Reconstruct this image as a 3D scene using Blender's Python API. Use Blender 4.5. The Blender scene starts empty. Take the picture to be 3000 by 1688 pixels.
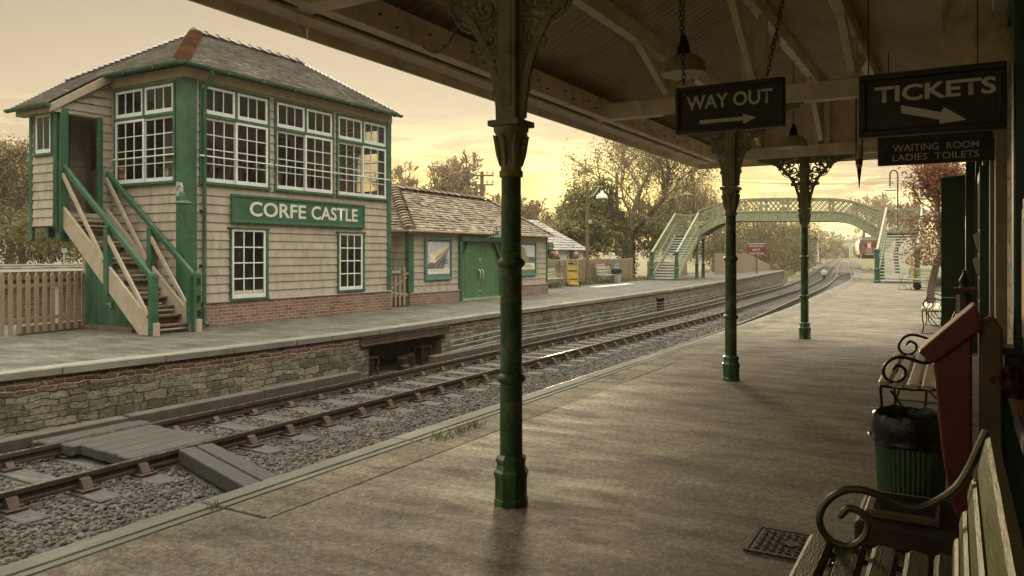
import bpy, bmesh, math, random
import numpy as np
from mathutils import Vector, Matrix
R=math.radians
KD=3000/2575
random.seed(7); rng=np.random.default_rng(11)
SC=bpy.context.scene
COL=SC.collection
# ---------------------------------------------------------------- camera
H=1.45                                   # lens height above the near platform (z = 0)
cd=bpy.data.cameras.new('camera'); cam=bpy.data.objects.new('camera',cd); COL.objects.link(cam)
cd.sensor_width=36; cd.lens=27; cd.shift_y=-0.033; cd.clip_start=.05; cd.clip_end=9000
cam.location=(0,0,H); cam.rotation_euler=(R(90),0,R(-60))
SC.camera=cam
# ---------------------------------------------------------------- sky, sun, exposure
SUN_EL,SUN_AZ=6.0,29.0                   # degrees; azimuth from +X towards +Y
sd=Vector((math.cos(R(SUN_EL))*math.cos(R(SUN_AZ)),math.cos(R(SUN_EL))*math.sin(R(SUN_AZ)),math.sin(R(SUN_EL))))
w=bpy.data.worlds.new('World'); SC.world=w; w.use_nodes=True
nt=w.node_tree; nt.nodes.clear()
def N(t,**k):
    n=nt.nodes.new(t)
    for a,b in k.items():
        if a.startswith('i_'): n.inputs[int(a[2:])].default_value=b
        else: setattr(n,a,b)
    return n
L=lambda a,b: nt.links.new(a,b)
sky=N('ShaderNodeTexSky',sky_type='NISHITA',sun_disc=False,sun_elevation=R(SUN_EL),sun_rotation=R(90-SUN_AZ),altitude=50,air_density=1.0,dust_density=3.0,ozone_density=1.0)
tint=N('ShaderNodeMix',data_type='RGBA',blend_type='MULTIPLY'); tint.inputs[0].default_value=1
L(sky.outputs[0],tint.inputs[6]); tint.inputs[7].default_value=(1.0,.86,.66,1)
hs=N('ShaderNodeHueSaturation'); hs.inputs['Saturation'].default_value=.62; hs.inputs['Value'].default_value=1.0
L(tint.outputs[2],hs.inputs['Color'])
# evening haze and cloud: a warm veil, thicker low down and near the sun, broken by streaks
tc=N('ShaderNodeTexCoord'); sep=N('ShaderNodeSeparateXYZ'); L(tc.outputs['Generated'],sep.inputs[0])
mp=N('ShaderNodeMapping'); mp.inputs['Scale'].default_value=(3,3,22); L(tc.outputs['Generated'],mp.inputs[0])
cl=N('ShaderNodeTexNoise'); cl.inputs['Scale'].default_value=2.6; cl.inputs['Detail'].default_value=7; cl.inputs['Roughness'].default_value=.6; cl.inputs['Distortion'].default_value=.5
L(mp.outputs[0],cl.inputs['Vector'])
clr=N('ShaderNodeValToRGB'); clr.color_ramp.elements[0].position=.48; clr.color_ramp.elements[1].position=.57; L(cl.outputs[0],clr.inputs[0])
el=N('ShaderNodeMapRange',interpolation_type='SMOOTHSTEP'); el.inputs[1].default_value=.03; el.inputs[2].default_value=.20; el.inputs[3].default_value=1; el.inputs[4].default_value=0
L(sep.outputs[2],el.inputs[0])
dot=N('ShaderNodeVectorMath',operation='DOT_PRODUCT'); L(tc.outputs['Generated'],dot.inputs[0]); dot.inputs[1].default_value=sd
near=N('ShaderNodeMapRange',interpolation_type='SMOOTHSTEP'); near.inputs[1].default_value=.90; near.inputs[2].default_value=1.0; L(dot.outputs['Value'],near.inputs[0])
veil=N('ShaderNodeMapRange',interpolation_type='SMOOTHSTEP'); veil.inputs[1].default_value=.0; veil.inputs[2].default_value=.55; veil.inputs[3].default_value=1; veil.inputs[4].default_value=0
L(sep.outputs[2],veil.inputs[0])
vc=N('ShaderNodeValToRGB'); e=vc.color_ramp.elements; e[0].position=0; e[0].color=(.27,.19,.08,1); e[1].position=1; e[1].color=(1.9,1.78,1.5,1)
for p_,c_ in ((.08,(.205,.155,.085,1)),(.17,(.215,.178,.125,1)),(.34,(.10,.085,.064,1)),(.45,(.6,.54,.42,1)),(.62,(1.5,1.38,1.12,1))): q=e.new(p_); q.color=c_
L(sep.outputs[2],vc.inputs[0])
el2=N('ShaderNodeMapRange',interpolation_type='SMOOTHERSTEP'); el2.inputs[1].default_value=.0; el2.inputs[2].default_value=.20; el2.inputs[3].default_value=1; el2.inputs[4].default_value=.0; L(sep.outputs[2],el2.inputs[0])
ge_=N('ShaderNodeMath',operation='MULTIPLY'); L(near.outputs[0],ge_.inputs[0]); L(el2.outputs[0],ge_.inputs[1])
gl=N('ShaderNodeMix',data_type='RGBA',blend_type='ADD'); L(ge_.outputs[0],gl.inputs[0]); L(vc.outputs[0],gl.inputs[6]); gl.inputs[7].default_value=(.66,.42,.03,1)
mc=N('ShaderNodeMath',operation='MULTIPLY'); L(clr.outputs[0],mc.inputs[0]); L(el.outputs[0],mc.inputs[1])
cc=N('ShaderNodeMix',data_type='RGBA',blend_type='ADD'); L(mc.outputs[0],cc.inputs[0]); L(gl.outputs[2],cc.inputs[6]); cc.inputs[7].default_value=(.55,.41,.15,1)
dk=N('ShaderNodeTexNoise'); dk.inputs['Scale'].default_value=1.7; dk.inputs['Detail'].default_value=8; dk.inputs['Roughness'].default_value=.62; dk.inputs['Distortion'].default_value=.8; L(mp.outputs[0],dk.inputs['Vector'])
dr_=N('ShaderNodeValToRGB'); dr_.color_ramp.elements[0].position=.42; dr_.color_ramp.elements[1].position=.6; dr_.color_ramp.elements[0].color=(.60,.57,.56,1); L(dk.outputs[0],dr_.inputs[0])
dm=N('ShaderNodeMix',data_type='RGBA',blend_type='MULTIPLY'); L(el.outputs[0],dm.inputs[0]); L(cc.outputs[2],dm.inputs[6]); L(dr_.outputs[0],dm.inputs[7])
bg1=N('ShaderNodeBackground'); cap=N('ShaderNodeMix',data_type='RGBA',blend_type='DARKEN'); cap.inputs[0].default_value=1; L(hs.outputs[0],cap.inputs[6]); cap.inputs[7].default_value=(1.9,1.5,.95,1); L(cap.outputs[2],bg1.inputs[0]); bg1.inputs[1].default_value=.05
bg2=N('ShaderNodeBackground'); az=N('ShaderNodeMapRange',interpolation_type='SMOOTHSTEP'); az.inputs[1].default_value=.72; az.inputs[2].default_value=.97; az.inputs[3].default_value=.62; az.inputs[4].default_value=1.; L(dot.outputs['Value'],az.inputs[0])
low=N('ShaderNodeMapRange',interpolation_type='SMOOTHSTEP'); low.inputs[1].default_value=.34; low.inputs[2].default_value=.5; L(sep.outputs[2],low.inputs[0])
am=N('ShaderNodeMath',operation='MAXIMUM'); L(az.outputs[0],am.inputs[0]); L(low.outputs[0],am.inputs[1])
az2=N('ShaderNodeMix',data_type='RGBA',blend_type='MULTIPLY'); az2.inputs[0].default_value=1; L(dm.outputs[2],az2.inputs[6]); L(am.outputs[0],az2.inputs[7]); L(az2.outputs[2],bg2.inputs[0]); bg2.inputs[1].default_value=.9
ad=N('ShaderNodeAddShader'); L(bg1.outputs[0],ad.inputs[0]); L(bg2.outputs[0],ad.inputs[1])
wo=N('ShaderNodeOutputWorld'); L(ad.outputs[0],wo.inputs[0])
sl=bpy.data.lights.new('sun','SUN'); sl.energy=1.5; sl.angle=R(12); sl.color=(1,.80,.50)
so=bpy.data.objects.new('sun',sl); COL.objects.link(so); so.rotation_euler=(-sd).to_track_quat('-Z','Y').to_euler(); so.location=(0,0,30)
SC.view_settings.view_transform='Standard'; SC.view_settings.look='None'; SC.view_settings.gamma=1; SC.view_settings.exposure=1.48
SC.cycles.max_bounces=10; SC.cycles.diffuse_bounces=6; SC.cycles.transparent_max_bounces=24; SC.cycles.caustics_reflective=False; SC.cycles.caustics_refractive=False
SC.cycles.sample_clamp_indirect=6; SC.cycles.use_denoising=True
# ---------------------------------------------------------------- surveying: a photograph's sight line met with a plane of the place
_c,_s=math.cos(R(30)),math.sin(R(30)); ZF=-.11        # far platform top
def ray(u,v):
    a=(u-1500)/2250; b=(745-v)/2250
    return (_c+a*_s,_s-a*_c,b)
def G(u,v,z=0.): d=ray(u,v); t=(z-H)/d[2]; return Vector((d[0]*t,d[1]*t,z))
def onY(u,v,Y): d=ray(u,v); t=Y/d[1]; return Vector((d[0]*t,Y,H+d[2]*t))
def onX(u,v,X): d=ray(u,v); t=X/d[0]; return Vector((X,d[1]*t,H+d[2]*t))
def at(u,v,D): d=ray(u,v); return Vector((d[0]*D,d[1]*D,H+d[2]*D))
# ---------------------------------------------------------------- materials
def mat(name,base,rough=.7,var=.3,scale=5.,alt=None,lo=.42,hi=.62,metal=0.,bump=.15,bscale=60.,stretch=(1,1,1),island=0.,spec=.35,kind=None,coat=0.,dirt=None,bdist=.01):
    m=bpy.data.materials.new(name); m.use_nodes=True; t=m.node_tree; n=t.nodes; l=t.links
    p=n['Principled BSDF']; p.inputs['Roughness'].default_value=rough; p.inputs['Metallic'].default_value=metal; p.inputs['Specular IOR Level'].default_value=spec
    if coat: p.inputs['Coat Weight'].default_value=coat; p.inputs['Coat Roughness'].default_value=.15
    tcx=n.new('ShaderNodeTexCoord'); mpx=n.new('ShaderNodeMapping'); mpx.inputs['Scale'].default_value=stretch; l.new(tcx.outputs['Object'],mpx.inputs[0])
    vec=mpx.outputs[0]
    def noise(s,d=6,r=.6,v=None):
        q=n.new('ShaderNodeTexNoise'); q.inputs['Scale'].default_value=s; q.inputs['Detail'].default_value=d; q.inputs['Roughness'].default_value=r; l.new(v or vec,q.inputs['Vector']); return q
    def ramp(src,a,b,ca=(0,0,0,1),cb=(1,1,1,1)):
        q=n.new('ShaderNodeValToRGB'); e=q.color_ramp.elements; e[0].position=a; e[1].position=b; e[0].color=ca; e[1].color=cb; l.new(src,q.inputs[0]); return q
    def mix(f,a,b,bt='MIX'):
        q=n.new('ShaderNodeMix'); q.data_type='RGBA'; q.blend_type=bt
        for s,x in ((0,f),(6,a),(7,b)):
            if hasattr(x,'links') or hasattr(x,'is_linked'): l.new(x,q.inputs[s])
            else: q.inputs[s].default_value=x if s==0 else (*x[:3],1)
        return q.outputs[2]
    b1=[c*(1-var) for c in base]; b2=[min(1,c*(1+var*.7)) for c in base]
    nz=noise(scale); col=mix(ramp(nz.outputs[0],.3,.7).outputs[0],b1,b2)
    height=None
    if kind in('brick','stone'):
        sp=n.new('ShaderNodeSeparateXYZ'); l.new(tcx.outputs['Object'],sp.inputs[0])
        ad=n.new('ShaderNodeMath'); ad.operation='ADD'; l.new(sp.outputs[0],ad.inputs[0]); l.new(sp.outputs[1],ad.inputs[1])
        cb=n.new('ShaderNodeCombineXYZ'); l.new(ad.outputs[0],cb.inputs[0]); l.new(sp.outputs[2],cb.inputs[1])
        # wobble the courses a little
        wn=noise(3. if kind=='brick' else 5.,3,.5,cb.outputs[0]); sc=n.new('ShaderNodeVectorMath'); sc.operation='SCALE'; sc.inputs[3].default_value=.02 if kind=='brick' else .13; l.new(wn.outputs['Color'],sc.inputs[0])
        av=n.new('ShaderNodeVectorMath'); l.new(cb.outputs[0],av.inputs[0]); l.new(sc.outputs[0],av.inputs[1]); wv=av.outputs[0]
        if kind=='brick':
            bt=n.new('ShaderNodeTexBrick'); l.new(wv,bt.inputs['Vector']); bt.inputs['Scale'].default_value=1; bt.inputs['Brick Width'].default_value=.225; bt.inputs['Row Height'].default_value=.075; bt.inputs['Mortar Size'].default_value=.006; bt.inputs['Mortar Smooth'].default_value=.3; bt.inputs['Bias'].default_value=0
            bt.inputs['Color1'].default_value=(*[c*.55 for c in base],1); bt.inputs['Color2'].default_value=(*[c*1.35 for c in base],1); bt.inputs['Mortar'].default_value=(.33,.29,.23,1)
            col=mix(ramp(nz.outputs[0],.35,.75).outputs[0],bt.outputs[0],(alt or (.3,.26,.2)));
            qq=n.new('ShaderNodeMath'); qq.operation='SUBTRACT'; qq.inputs[0].default_value=1; l.new(bt.outputs['Fac'],qq.inputs[1]); height=qq.outputs[0]
            col=mix(.62,col,bt.outputs[0])
        else:
            def blocks(bw,bh,sq,off):
                q=n.new('ShaderNodeTexBrick'); l.new(wv,q.inputs['Vector']); q.inputs['Scale'].default_value=1; q.inputs['Brick Width'].default_value=bw; q.inputs['Row Height'].default_value=bh; q.inputs['Mortar Size'].default_value=.012; q.inputs['Mortar Smooth'].default_value=.7; q.inputs['Bias'].default_value=-.1; q.offset=off; q.squash=sq; q.squash_frequency=3
                q.inputs['Color1'].default_value=(*[c*.55 for c in base],1); q.inputs['Color2'].default_value=(*[min(1,c*1.75) for c in base],1); q.inputs['Mortar'].default_value=(*[c*.33 for c in base],1); return q
            q1=blocks(.36,.145,.6,.37); q2=blocks(.24,.095,1.7,.55); sel=ramp(noise(.8,3,.5,cb.outputs[0]).outputs[0],.48,.52)
            col=mix(sel.outputs[0],q1.outputs[0],q2.outputs[0]); fac=mix(sel.outputs[0],q1.outputs[1],q2.outputs[1])
            lime=ramp(noise(1.1,8,.7,cb.outputs[0]).outputs[0],.52,.66); lm=n.new('ShaderNodeMath'); lm.operation='MULTIPLY'; l.new(lime.outputs[0],lm.inputs[0]); lm.inputs[1].default_value=.65; col=mix(lm.outputs[0],col,[min(1,c*1.75) for c in base])
            fn=noise(21,9,.72,cb.outputs[0]); col=mix(.9,col,ramp(fn.outputs[0],.32,.66,(.2,.18,.15,1),(1.35,1.3,1.2,1)).outputs[0],'MULTIPLY')
            iv_=n.new('ShaderNodeMath'); iv_.operation='SUBTRACT'; iv_.inputs[0].default_value=1; l.new(fac,iv_.inputs[1])
            if alt:
                # brickwork patches in the upper courses
                bt=n.new('ShaderNodeTexBrick'); l.new(wv,bt.inputs['Vector']); bt.inputs['Scale'].default_value=1; bt.inputs['Brick Width'].default_value=.225; bt.inputs['Row Height'].default_value=.075; bt.inputs['Mortar Size'].default_value=.007
                bt.inputs['Color1'].default_value=(*[c*.5 for c in alt],1); bt.inputs['Color2'].default_value=(*[c*1.3 for c in alt],1); bt.inputs['Mortar'].default_value=(.28,.25,.2,1)
                zz=n.new('ShaderNodeMath'); zz.operation='MULTIPLY_ADD'; l.new(sp.outputs[2],zz.inputs[0]); zz.inputs[1].default_value=2.2; zz.inputs[2].default_value=.42
                z2=n.new('ShaderNodeMath'); l.new(zz.outputs[0],z2.inputs[0]); l.new(noise(.55,5,.6,cb.outputs[0]).outputs[0],z2.inputs[1])
                col=mix(ramp(z2.outputs[0],-.52,-.44).outputs[0],col,bt.outputs[0])
            ah=n.new('ShaderNodeMath'); l.new(iv_.outputs[0],ah.inputs[0]); l.new(fn.outputs[0],ah.inputs[1]); height=ah.outputs[0]
    elif alt: col=mix(ramp(noise(scale*.45,8,.65).outputs[0],lo,hi).outputs[0],col,alt)
    if dirt: col=mix(ramp(noise(dirt[1],9,.7).outputs[0],.5,.72).outputs[0],col,dirt[0])
    if island:
        ge=n.new('ShaderNodeNewGeometry'); rr=ramp(ge.outputs['Random Per Island'],0,1,(1-island,)*3+(1,),(1+island,)*3+(1,)); col=mix(1.,col,rr.outputs[0],'MULTIPLY')
    l.new(col,p.inputs['Base Color'])
    rz=n.new('ShaderNodeMapRange'); l.new(nz.outputs[0],rz.inputs[0]); rz.inputs[3].default_value=max(.05,rough-.12); rz.inputs[4].default_value=min(1,rough+.12); l.new(rz.outputs[0],p.inputs['Roughness'])
    if bump:
        bp=n.new('ShaderNodeBump'); bp.inputs['Strength'].default_value=bump; bp.inputs['Distance'].default_value=bdist
        l.new(height or noise(bscale,4,.6).outputs[0],bp.inputs['Height']); l.new(bp.outputs[0],p.inputs['Normal'])
    m['p']=1
    return m
M={}
M['green']=mat('green_paint',(.024,.075,.043),.5,.3,4,alt=(.04,.10,.06),bump=.1,bscale=30)
M['green_old']=mat('worn_green_paint',(.036,.085,.030),.42,.45,9,alt=(.085,.135,.06),lo=.53,hi=.555,bump=.25,bscale=24)
M['green_dark']=mat('dark_green_paint',(.022,.05,.03),.4,.35,5,bump=.1)
M['green_pale']=mat('pale_green_paint',(.25,.275,.175),.5,.3,6,dirt=((.16,.145,.09),9),bump=.1)
M['cream']=mat('cream_paint',(.315,.275,.225),.55,.2,3,dirt=((.20,.165,.125),2.6),bump=.14,bscale=25,stretch=(1.6,1.6,.6),island=.06)
M['cream_trim']=mat('cream_trim_paint',(.32,.27,.205),.55,.2,5,dirt=((.26,.22,.15),7),bump=.12)
M['white']=mat('white_paint',(.54,.57,.57),.42,.1,6,dirt=((.5,.5,.46),5),bump=.05)
M['letter']=mat('white_letter_paint',(.52,.52,.46),.5,.12,8,dirt=((.45,.43,.36),14),bump=.05)
M['brick']=mat('red_brick',(.15,.072,.053),.8,.3,1.6,alt=(.30,.25,.2),kind='brick',bump=.5)
M['stone']=mat('rubble_stone',(.155,.145,.115),.85,.3,2,alt=(.14,.085,.06),kind='stone',bump=.9,bdist=.03)
M['conc']=mat('coping_concrete',(.125,.122,.098),.8,.4,3.5,alt=(.20,.195,.16),lo=.5,hi=.66,bump=.5,bscale=45,dirt=((.12,.12,.08),1.7),stretch=(.35,1.2,1))
M['timber']=mat('old_painted_timber',(.80,.71,.56),.6,.15,4,dirt=((.50,.41,.29),3),bump=.25,bscale=25,stretch=(1,1,1))
M['roof_in']=mat('corrugated_sheet',(.52,.45,.35),.45,.15,2.2,dirt=((.36,.30,.22),2.0),bump=.12)
M['rust']=mat('rusty_steel',(.042,.029,.021),.62,.4,7,alt=(.062,.040,.027),bump=.4,bscale=80,metal=.25)
M['railtop']=mat('worn_rail_steel',(.33,.29,.23),.28,.3,12,metal=1,bump=.05)
M['sleeper']=mat('tarred_timber',(.036,.034,.030),.55,.45,3,alt=(.062,.06,.055),bump=.7,bscale=18,stretch=(6,1,6),island=.25)
M['plank']=mat('wet_planks',(.028,.026,.022),.6,.4,3,bump=.8,bscale=16,stretch=(1,7,7),island=.2,dirt=((.055,.052,.047),2.2))
M['iron']=mat('black_iron',(.02,.018,.015),.4,.3,10,bump=.1,metal=.3)
M['wrought']=mat('painted_wrought_iron',(.10,.10,.055),.35,.3,12,bump=.1,metal=.6)
M['slat']=mat('varnished_slat',(.10,.082,.032),.5,.5,5,spec=.08,bump=.5,bscale=22,stretch=(1,8,8),dirt=((.05,.06,.028),4))
M['slat_pale']=mat('worn_cream_slat',(.56,.49,.34),.42,.35,5,bump=.3,bscale=22,stretch=(1,8,8),dirt=((.2,.19,.1),6))
M['back']=mat('green_gold_backrest',(.105,.112,.02),.45,.4,4,spec=.06,bump=.3,bscale=14,stretch=(1,6,6),alt=(.13,.12,.035))
M['black']=mat('black_sign_paint',(.017,.014,.010),.5,.35,6,dirt=((.05,.04,.025),9),bump=.15)
M['redpaint']=mat('worn_red_paint',(.135,.022,.02),.4,.3,4,dirt=((.075,.02,.016),3),bump=.1,bscale=18)
M['red']=mat('signal_red',(.20,.025,.025),.5,.15,4)
M['yellow']=mat('yellow_paint',(.38,.26,.05),.5,.25,5,dirt=((.25,.16,.05),8))
M['slate']=mat('grey_roof_tile',(.225,.21,.195),.5,.25,2.5,bump=.3,island=.2,dirt=((.31,.295,.28),1.5))
M['stonetile']=mat('stone_roof_tile',(.17,.135,.095),.75,.4,3,bump=.6,bscale=30,island=.45,dirt=((.28,.25,.20),2.2))
M['clay']=mat('clay_hip_tile',(.17,.08,.045),.7,.3,4,bump=.4,island=.3,dirt=((.12,.07,.04),5))
M['galv']=mat('galvanised_steel',(.42,.44,.45),.42,.2,5,metal=.7,bump=.1)
M['enamel']=mat('white_enamel',(.5,.52,.52),.25,.1,5)
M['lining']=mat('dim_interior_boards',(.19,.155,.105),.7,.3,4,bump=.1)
M['trunking']=mat('weathered_board',(.05,.042,.032),.8,.4,4,bump=.5,bscale=20,island=.2)
M['slate_dark']=mat('dark_roof_tile',(.085,.08,.072),.7,.3,2.5,island=.3)
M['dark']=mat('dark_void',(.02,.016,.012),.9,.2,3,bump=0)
M['bark']=mat('bark',(.11,.085,.055),.9,.35,5,bump=.8,bscale=18,stretch=(3,3,.7),bdist=.03)
M['twig']=mat('twigs',(.27,.20,.13),.85,.3,2,bump=0)
M['rock']=mat('ballast_rock',(.055,.05,.042),.75,.4,18,bump=.4,bscale=70,island=.7,dirt=((.07,.05,.035),1.1))
M['gravel']=mat('gravel_bed',(.055,.05,.042),.9,.6,30,bump=1.,bscale=38,alt=(.09,.083,.07),lo=.45,hi=.6,bdist=.03)
M['plaster']=mat('painted_plaster',(.62,.52,.36),.4,.3,3,bump=.8,bscale=12,bdist=.02,dirt=((.16,.12,.08),2.5))
M['bag']=mat('black_bin_bag',(.012,.011,.011),.22,.2,5,bump=.6,bscale=9,bdist=.02)
M['wall']=mat('station_stone',(.30,.25,.17),.8,.3,2,kind='stone',bump=.8,bdist=.02)
M['fence']=mat('cream_fence_paint',(.22,.17,.115),.6,.2,4,dirt=((.135,.105,.07),4),bump=.15,stretch=(2,2,.5),island=.14)
M['wood']=mat('brown_wood',(.12,.085,.05),.65,.4,4,bump=.5,bscale=20,stretch=(1,1,1),dirt=((.07,.06,.03),5))
M['paper']=mat('paper',(.5,.48,.42),.6,.2,4,bump=.2)
M['hazeglass']=None
def leafmat(name,c,var=.55):
    m=mat(name,c,.55,.35,1.2,bump=0,island=var,spec=.3); t=m.node_tree; p=t.nodes['Principled BSDF']
    tr=t.nodes.new('ShaderNodeBsdfTranslucent'); mx=t.nodes.new('ShaderNodeMixShader'); mx.inputs[0].default_value=.4
    src=p.inputs['Base Color'].links[0].from_socket; t.links.new(src,tr.inputs[0])
    o=[x for x in t.nodes if x.type=='OUTPUT_MATERIAL'][0]; t.links.new(p.outputs[0],mx.inputs[1]); t.links.new(tr.outputs[0],mx.inputs[2]); t.links.new(mx.outputs[0],o.inputs[0]); return m
M['leaf']=leafmat('autumn_green_leaf',(.165,.16,.06)); M['leaf2']=leafmat('olive_leaf',(.16,.14,.065)); M['leafyel']=leafmat('yellow_leaf',(.24,.13,.05)); M['leafred']=leafmat('red_brown_leaf',(.23,.095,.05)); M['leafb']=leafmat('brown_leaf',(.22,.165,.09)); M['ivy']=leafmat('ivy_leaf',(.11,.095,.05)); M['grass']=leafmat('grass_blade',(.12,.14,.05))
def glass(name,tintc=(1,1,1),f=.06):
    m=bpy.data.materials.new(name); m.use_nodes=True; t=m.node_tree; t.nodes.clear()
    o=t.nodes.new('ShaderNodeOutputMaterial'); a=t.nodes.new('ShaderNodeBsdfTransparent'); a.inputs[0].default_value=(*tintc,1); g=t.nodes.new('ShaderNodeBsdfGlossy'); g.inputs['Roughness'].default_value=.03
    lw=t.nodes.new('ShaderNodeFresnel'); lw.inputs[0].default_value=1.5; mx=t.nodes.new('ShaderNodeMixShader'); t.links.new(lw.outputs[0],mx.inputs[0]); t.links.new(a.outputs[0],mx.inputs[1]); t.links.new(g.outputs[0],mx.inputs[2]); t.links.new(mx.outputs[0],o.inputs[0]); return m
M['glass']=glass('window_glass',(.86,.87,.84))
def asphalt(name,base,rough,streak,grit=1.):
    m=mat(name,base,rough,.35,.9,bump=0,dirt=((base[0]*.5,base[1]*.47,base[2]*.45),1.7),spec=.3); t=m.node_tree; n=t.nodes; l=t.links; p=n['Principled BSDF']
    def T(k_,**kw):
        q=n.new(k_)
        for a_,b_ in kw.items(): setattr(q,a_,b_)
        return q
    def NZ(sc,det,ro,v):
        q=T('ShaderNodeTexNoise'); q.inputs['Scale'].default_value=sc; q.inputs['Detail'].default_value=det; q.inputs['Roughness'].default_value=ro; l.new(v,q.inputs['Vector']); return q.outputs[0]
    def RP(src,p0,p1,c0,c1):
        q=T('ShaderNodeValToRGB'); e=q.color_ramp.elements; e[0].position=p0; e[1].position=p1; e[0].color=(*c0,1); e[1].color=(*c1,1); l.new(src,q.inputs[0]); return q.outputs[0]
    def MUL(a_,b_,f=1.):
        q=T('ShaderNodeMix',data_type='RGBA',blend_type='MULTIPLY'); q.inputs[0].default_value=f; l.new(a_,q.inputs[6]); l.new(b_,q.inputs[7]); return q.outputs[2]
    tcx=T('ShaderNodeTexCoord'); O=tcx.outputs['Object']
    mp=T('ShaderNodeMapping'); mp.inputs['Scale'].default_value=(2.6,.8,1); mp.inputs['Rotation'].default_value=(0,0,R(30)); l.new(O,mp.inputs[0]); SV=mp.outputs[0]
    fine=NZ(150,2,.7,O); mid=NZ(26,7,.78,O); big=NZ(1.5,7,.68,SV); mask=NZ(.5,3,.5,O)
    vz=T('ShaderNodeTexVoronoi'); vz.inputs['Scale'].default_value=105; l.new(O,vz.inputs['Vector']); spk=RP(vz.outputs['Color'],.80,.93,(0,0,0),(1,1,1))
    v=T('ShaderNodeTexVoronoi',feature='DISTANCE_TO_EDGE'); v.inputs['Scale'].default_value=.55; wn=T('ShaderNodeTexNoise'); wn.inputs['Scale'].default_value=2.5; wn.inputs['Detail'].default_value=6; l.new(O,wn.inputs['Vector'])
    wv=T('ShaderNodeVectorMath',operation='MULTIPLY_ADD'); l.new(wn.outputs['Color'],wv.inputs[0]); wv.inputs[1].default_value=(1.1,1.1,0); l.new(O,wv.inputs[2]); l.new(wv.outputs[0],v.inputs['Vector'])
    cr=RP(v.outputs[0],0,.007,(.4,.38,.35),(1,1,1)); crm=T('ShaderNodeMix',data_type='RGBA'); l.new(RP(mask,.5,.58,(0,0,0),(1,1,1)),crm.inputs[0]); crm.inputs[6].default_value=(1,1,1,1); l.new(cr,crm.inputs[7])
    c=p.inputs['Base Color'].links[0].from_socket
    c=MUL(c,crm.outputs[2]); c=MUL(c,RP(big,.34,.68,(.52,.5,.47),(1.45,1.42,1.35))); c=MUL(c,RP(mid,.36,.66,(.38,.36,.34),(1.7,1.66,1.6)),grit); c=MUL(c,RP(fine,.32,.68,(.4,.39,.37),(1.6,1.58,1.5)),grit)
    ad_=T('ShaderNodeMix',data_type='RGBA',blend_type='ADD'); l.new(spk,ad_.inputs[0]); l.new(c,ad_.inputs[6]); ad_.inputs[7].default_value=(base[0]*.8,base[1]*.8,base[2]*.75,1); l.new(ad_.outputs[2],p.inputs['Base Color'])
    r=T('ShaderNodeMapRange'); l.new(big,r.inputs[0]); r.inputs[1].default_value=.35; r.inputs[2].default_value=.65; r.inputs[3].default_value=rough+streak; r.inputs[4].default_value=rough-streak; l.new(r.outputs[0],p.inputs['Roughness'])
    b=T('ShaderNodeBump'); b.inputs['Strength'].default_value=.6; b.inputs['Distance'].default_value=.004; l.new(fine,b.inputs['Height'])
    b1_=T('ShaderNodeBump'); b1_.inputs['Strength'].default_value=.5; b1_.inputs['Distance'].default_value=.008; l.new(mid,b1_.inputs['Height']); l.new(b.outputs[0],b1_.inputs['Normal'])
    b2=T('ShaderNodeBump'); b2.inputs['Strength'].default_value=.22; b2.inputs['Distance'].default_value=.02; l.new(big,b2.inputs['Height']); l.new(b1_.outputs[0],b2.inputs['Normal']); l.new(b2.outputs[0],p.inputs['Normal'])
    return m
M['asphalt']=asphalt('worn_asphalt',(.142,.127,.105),.70,.09)
M['asphalt2']=asphalt('grey_asphalt',(.082,.085,.077),.75,.08,.8)
M['edging']=asphalt('edging_slab',(.125,.115,.088),.78,.08)
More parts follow.
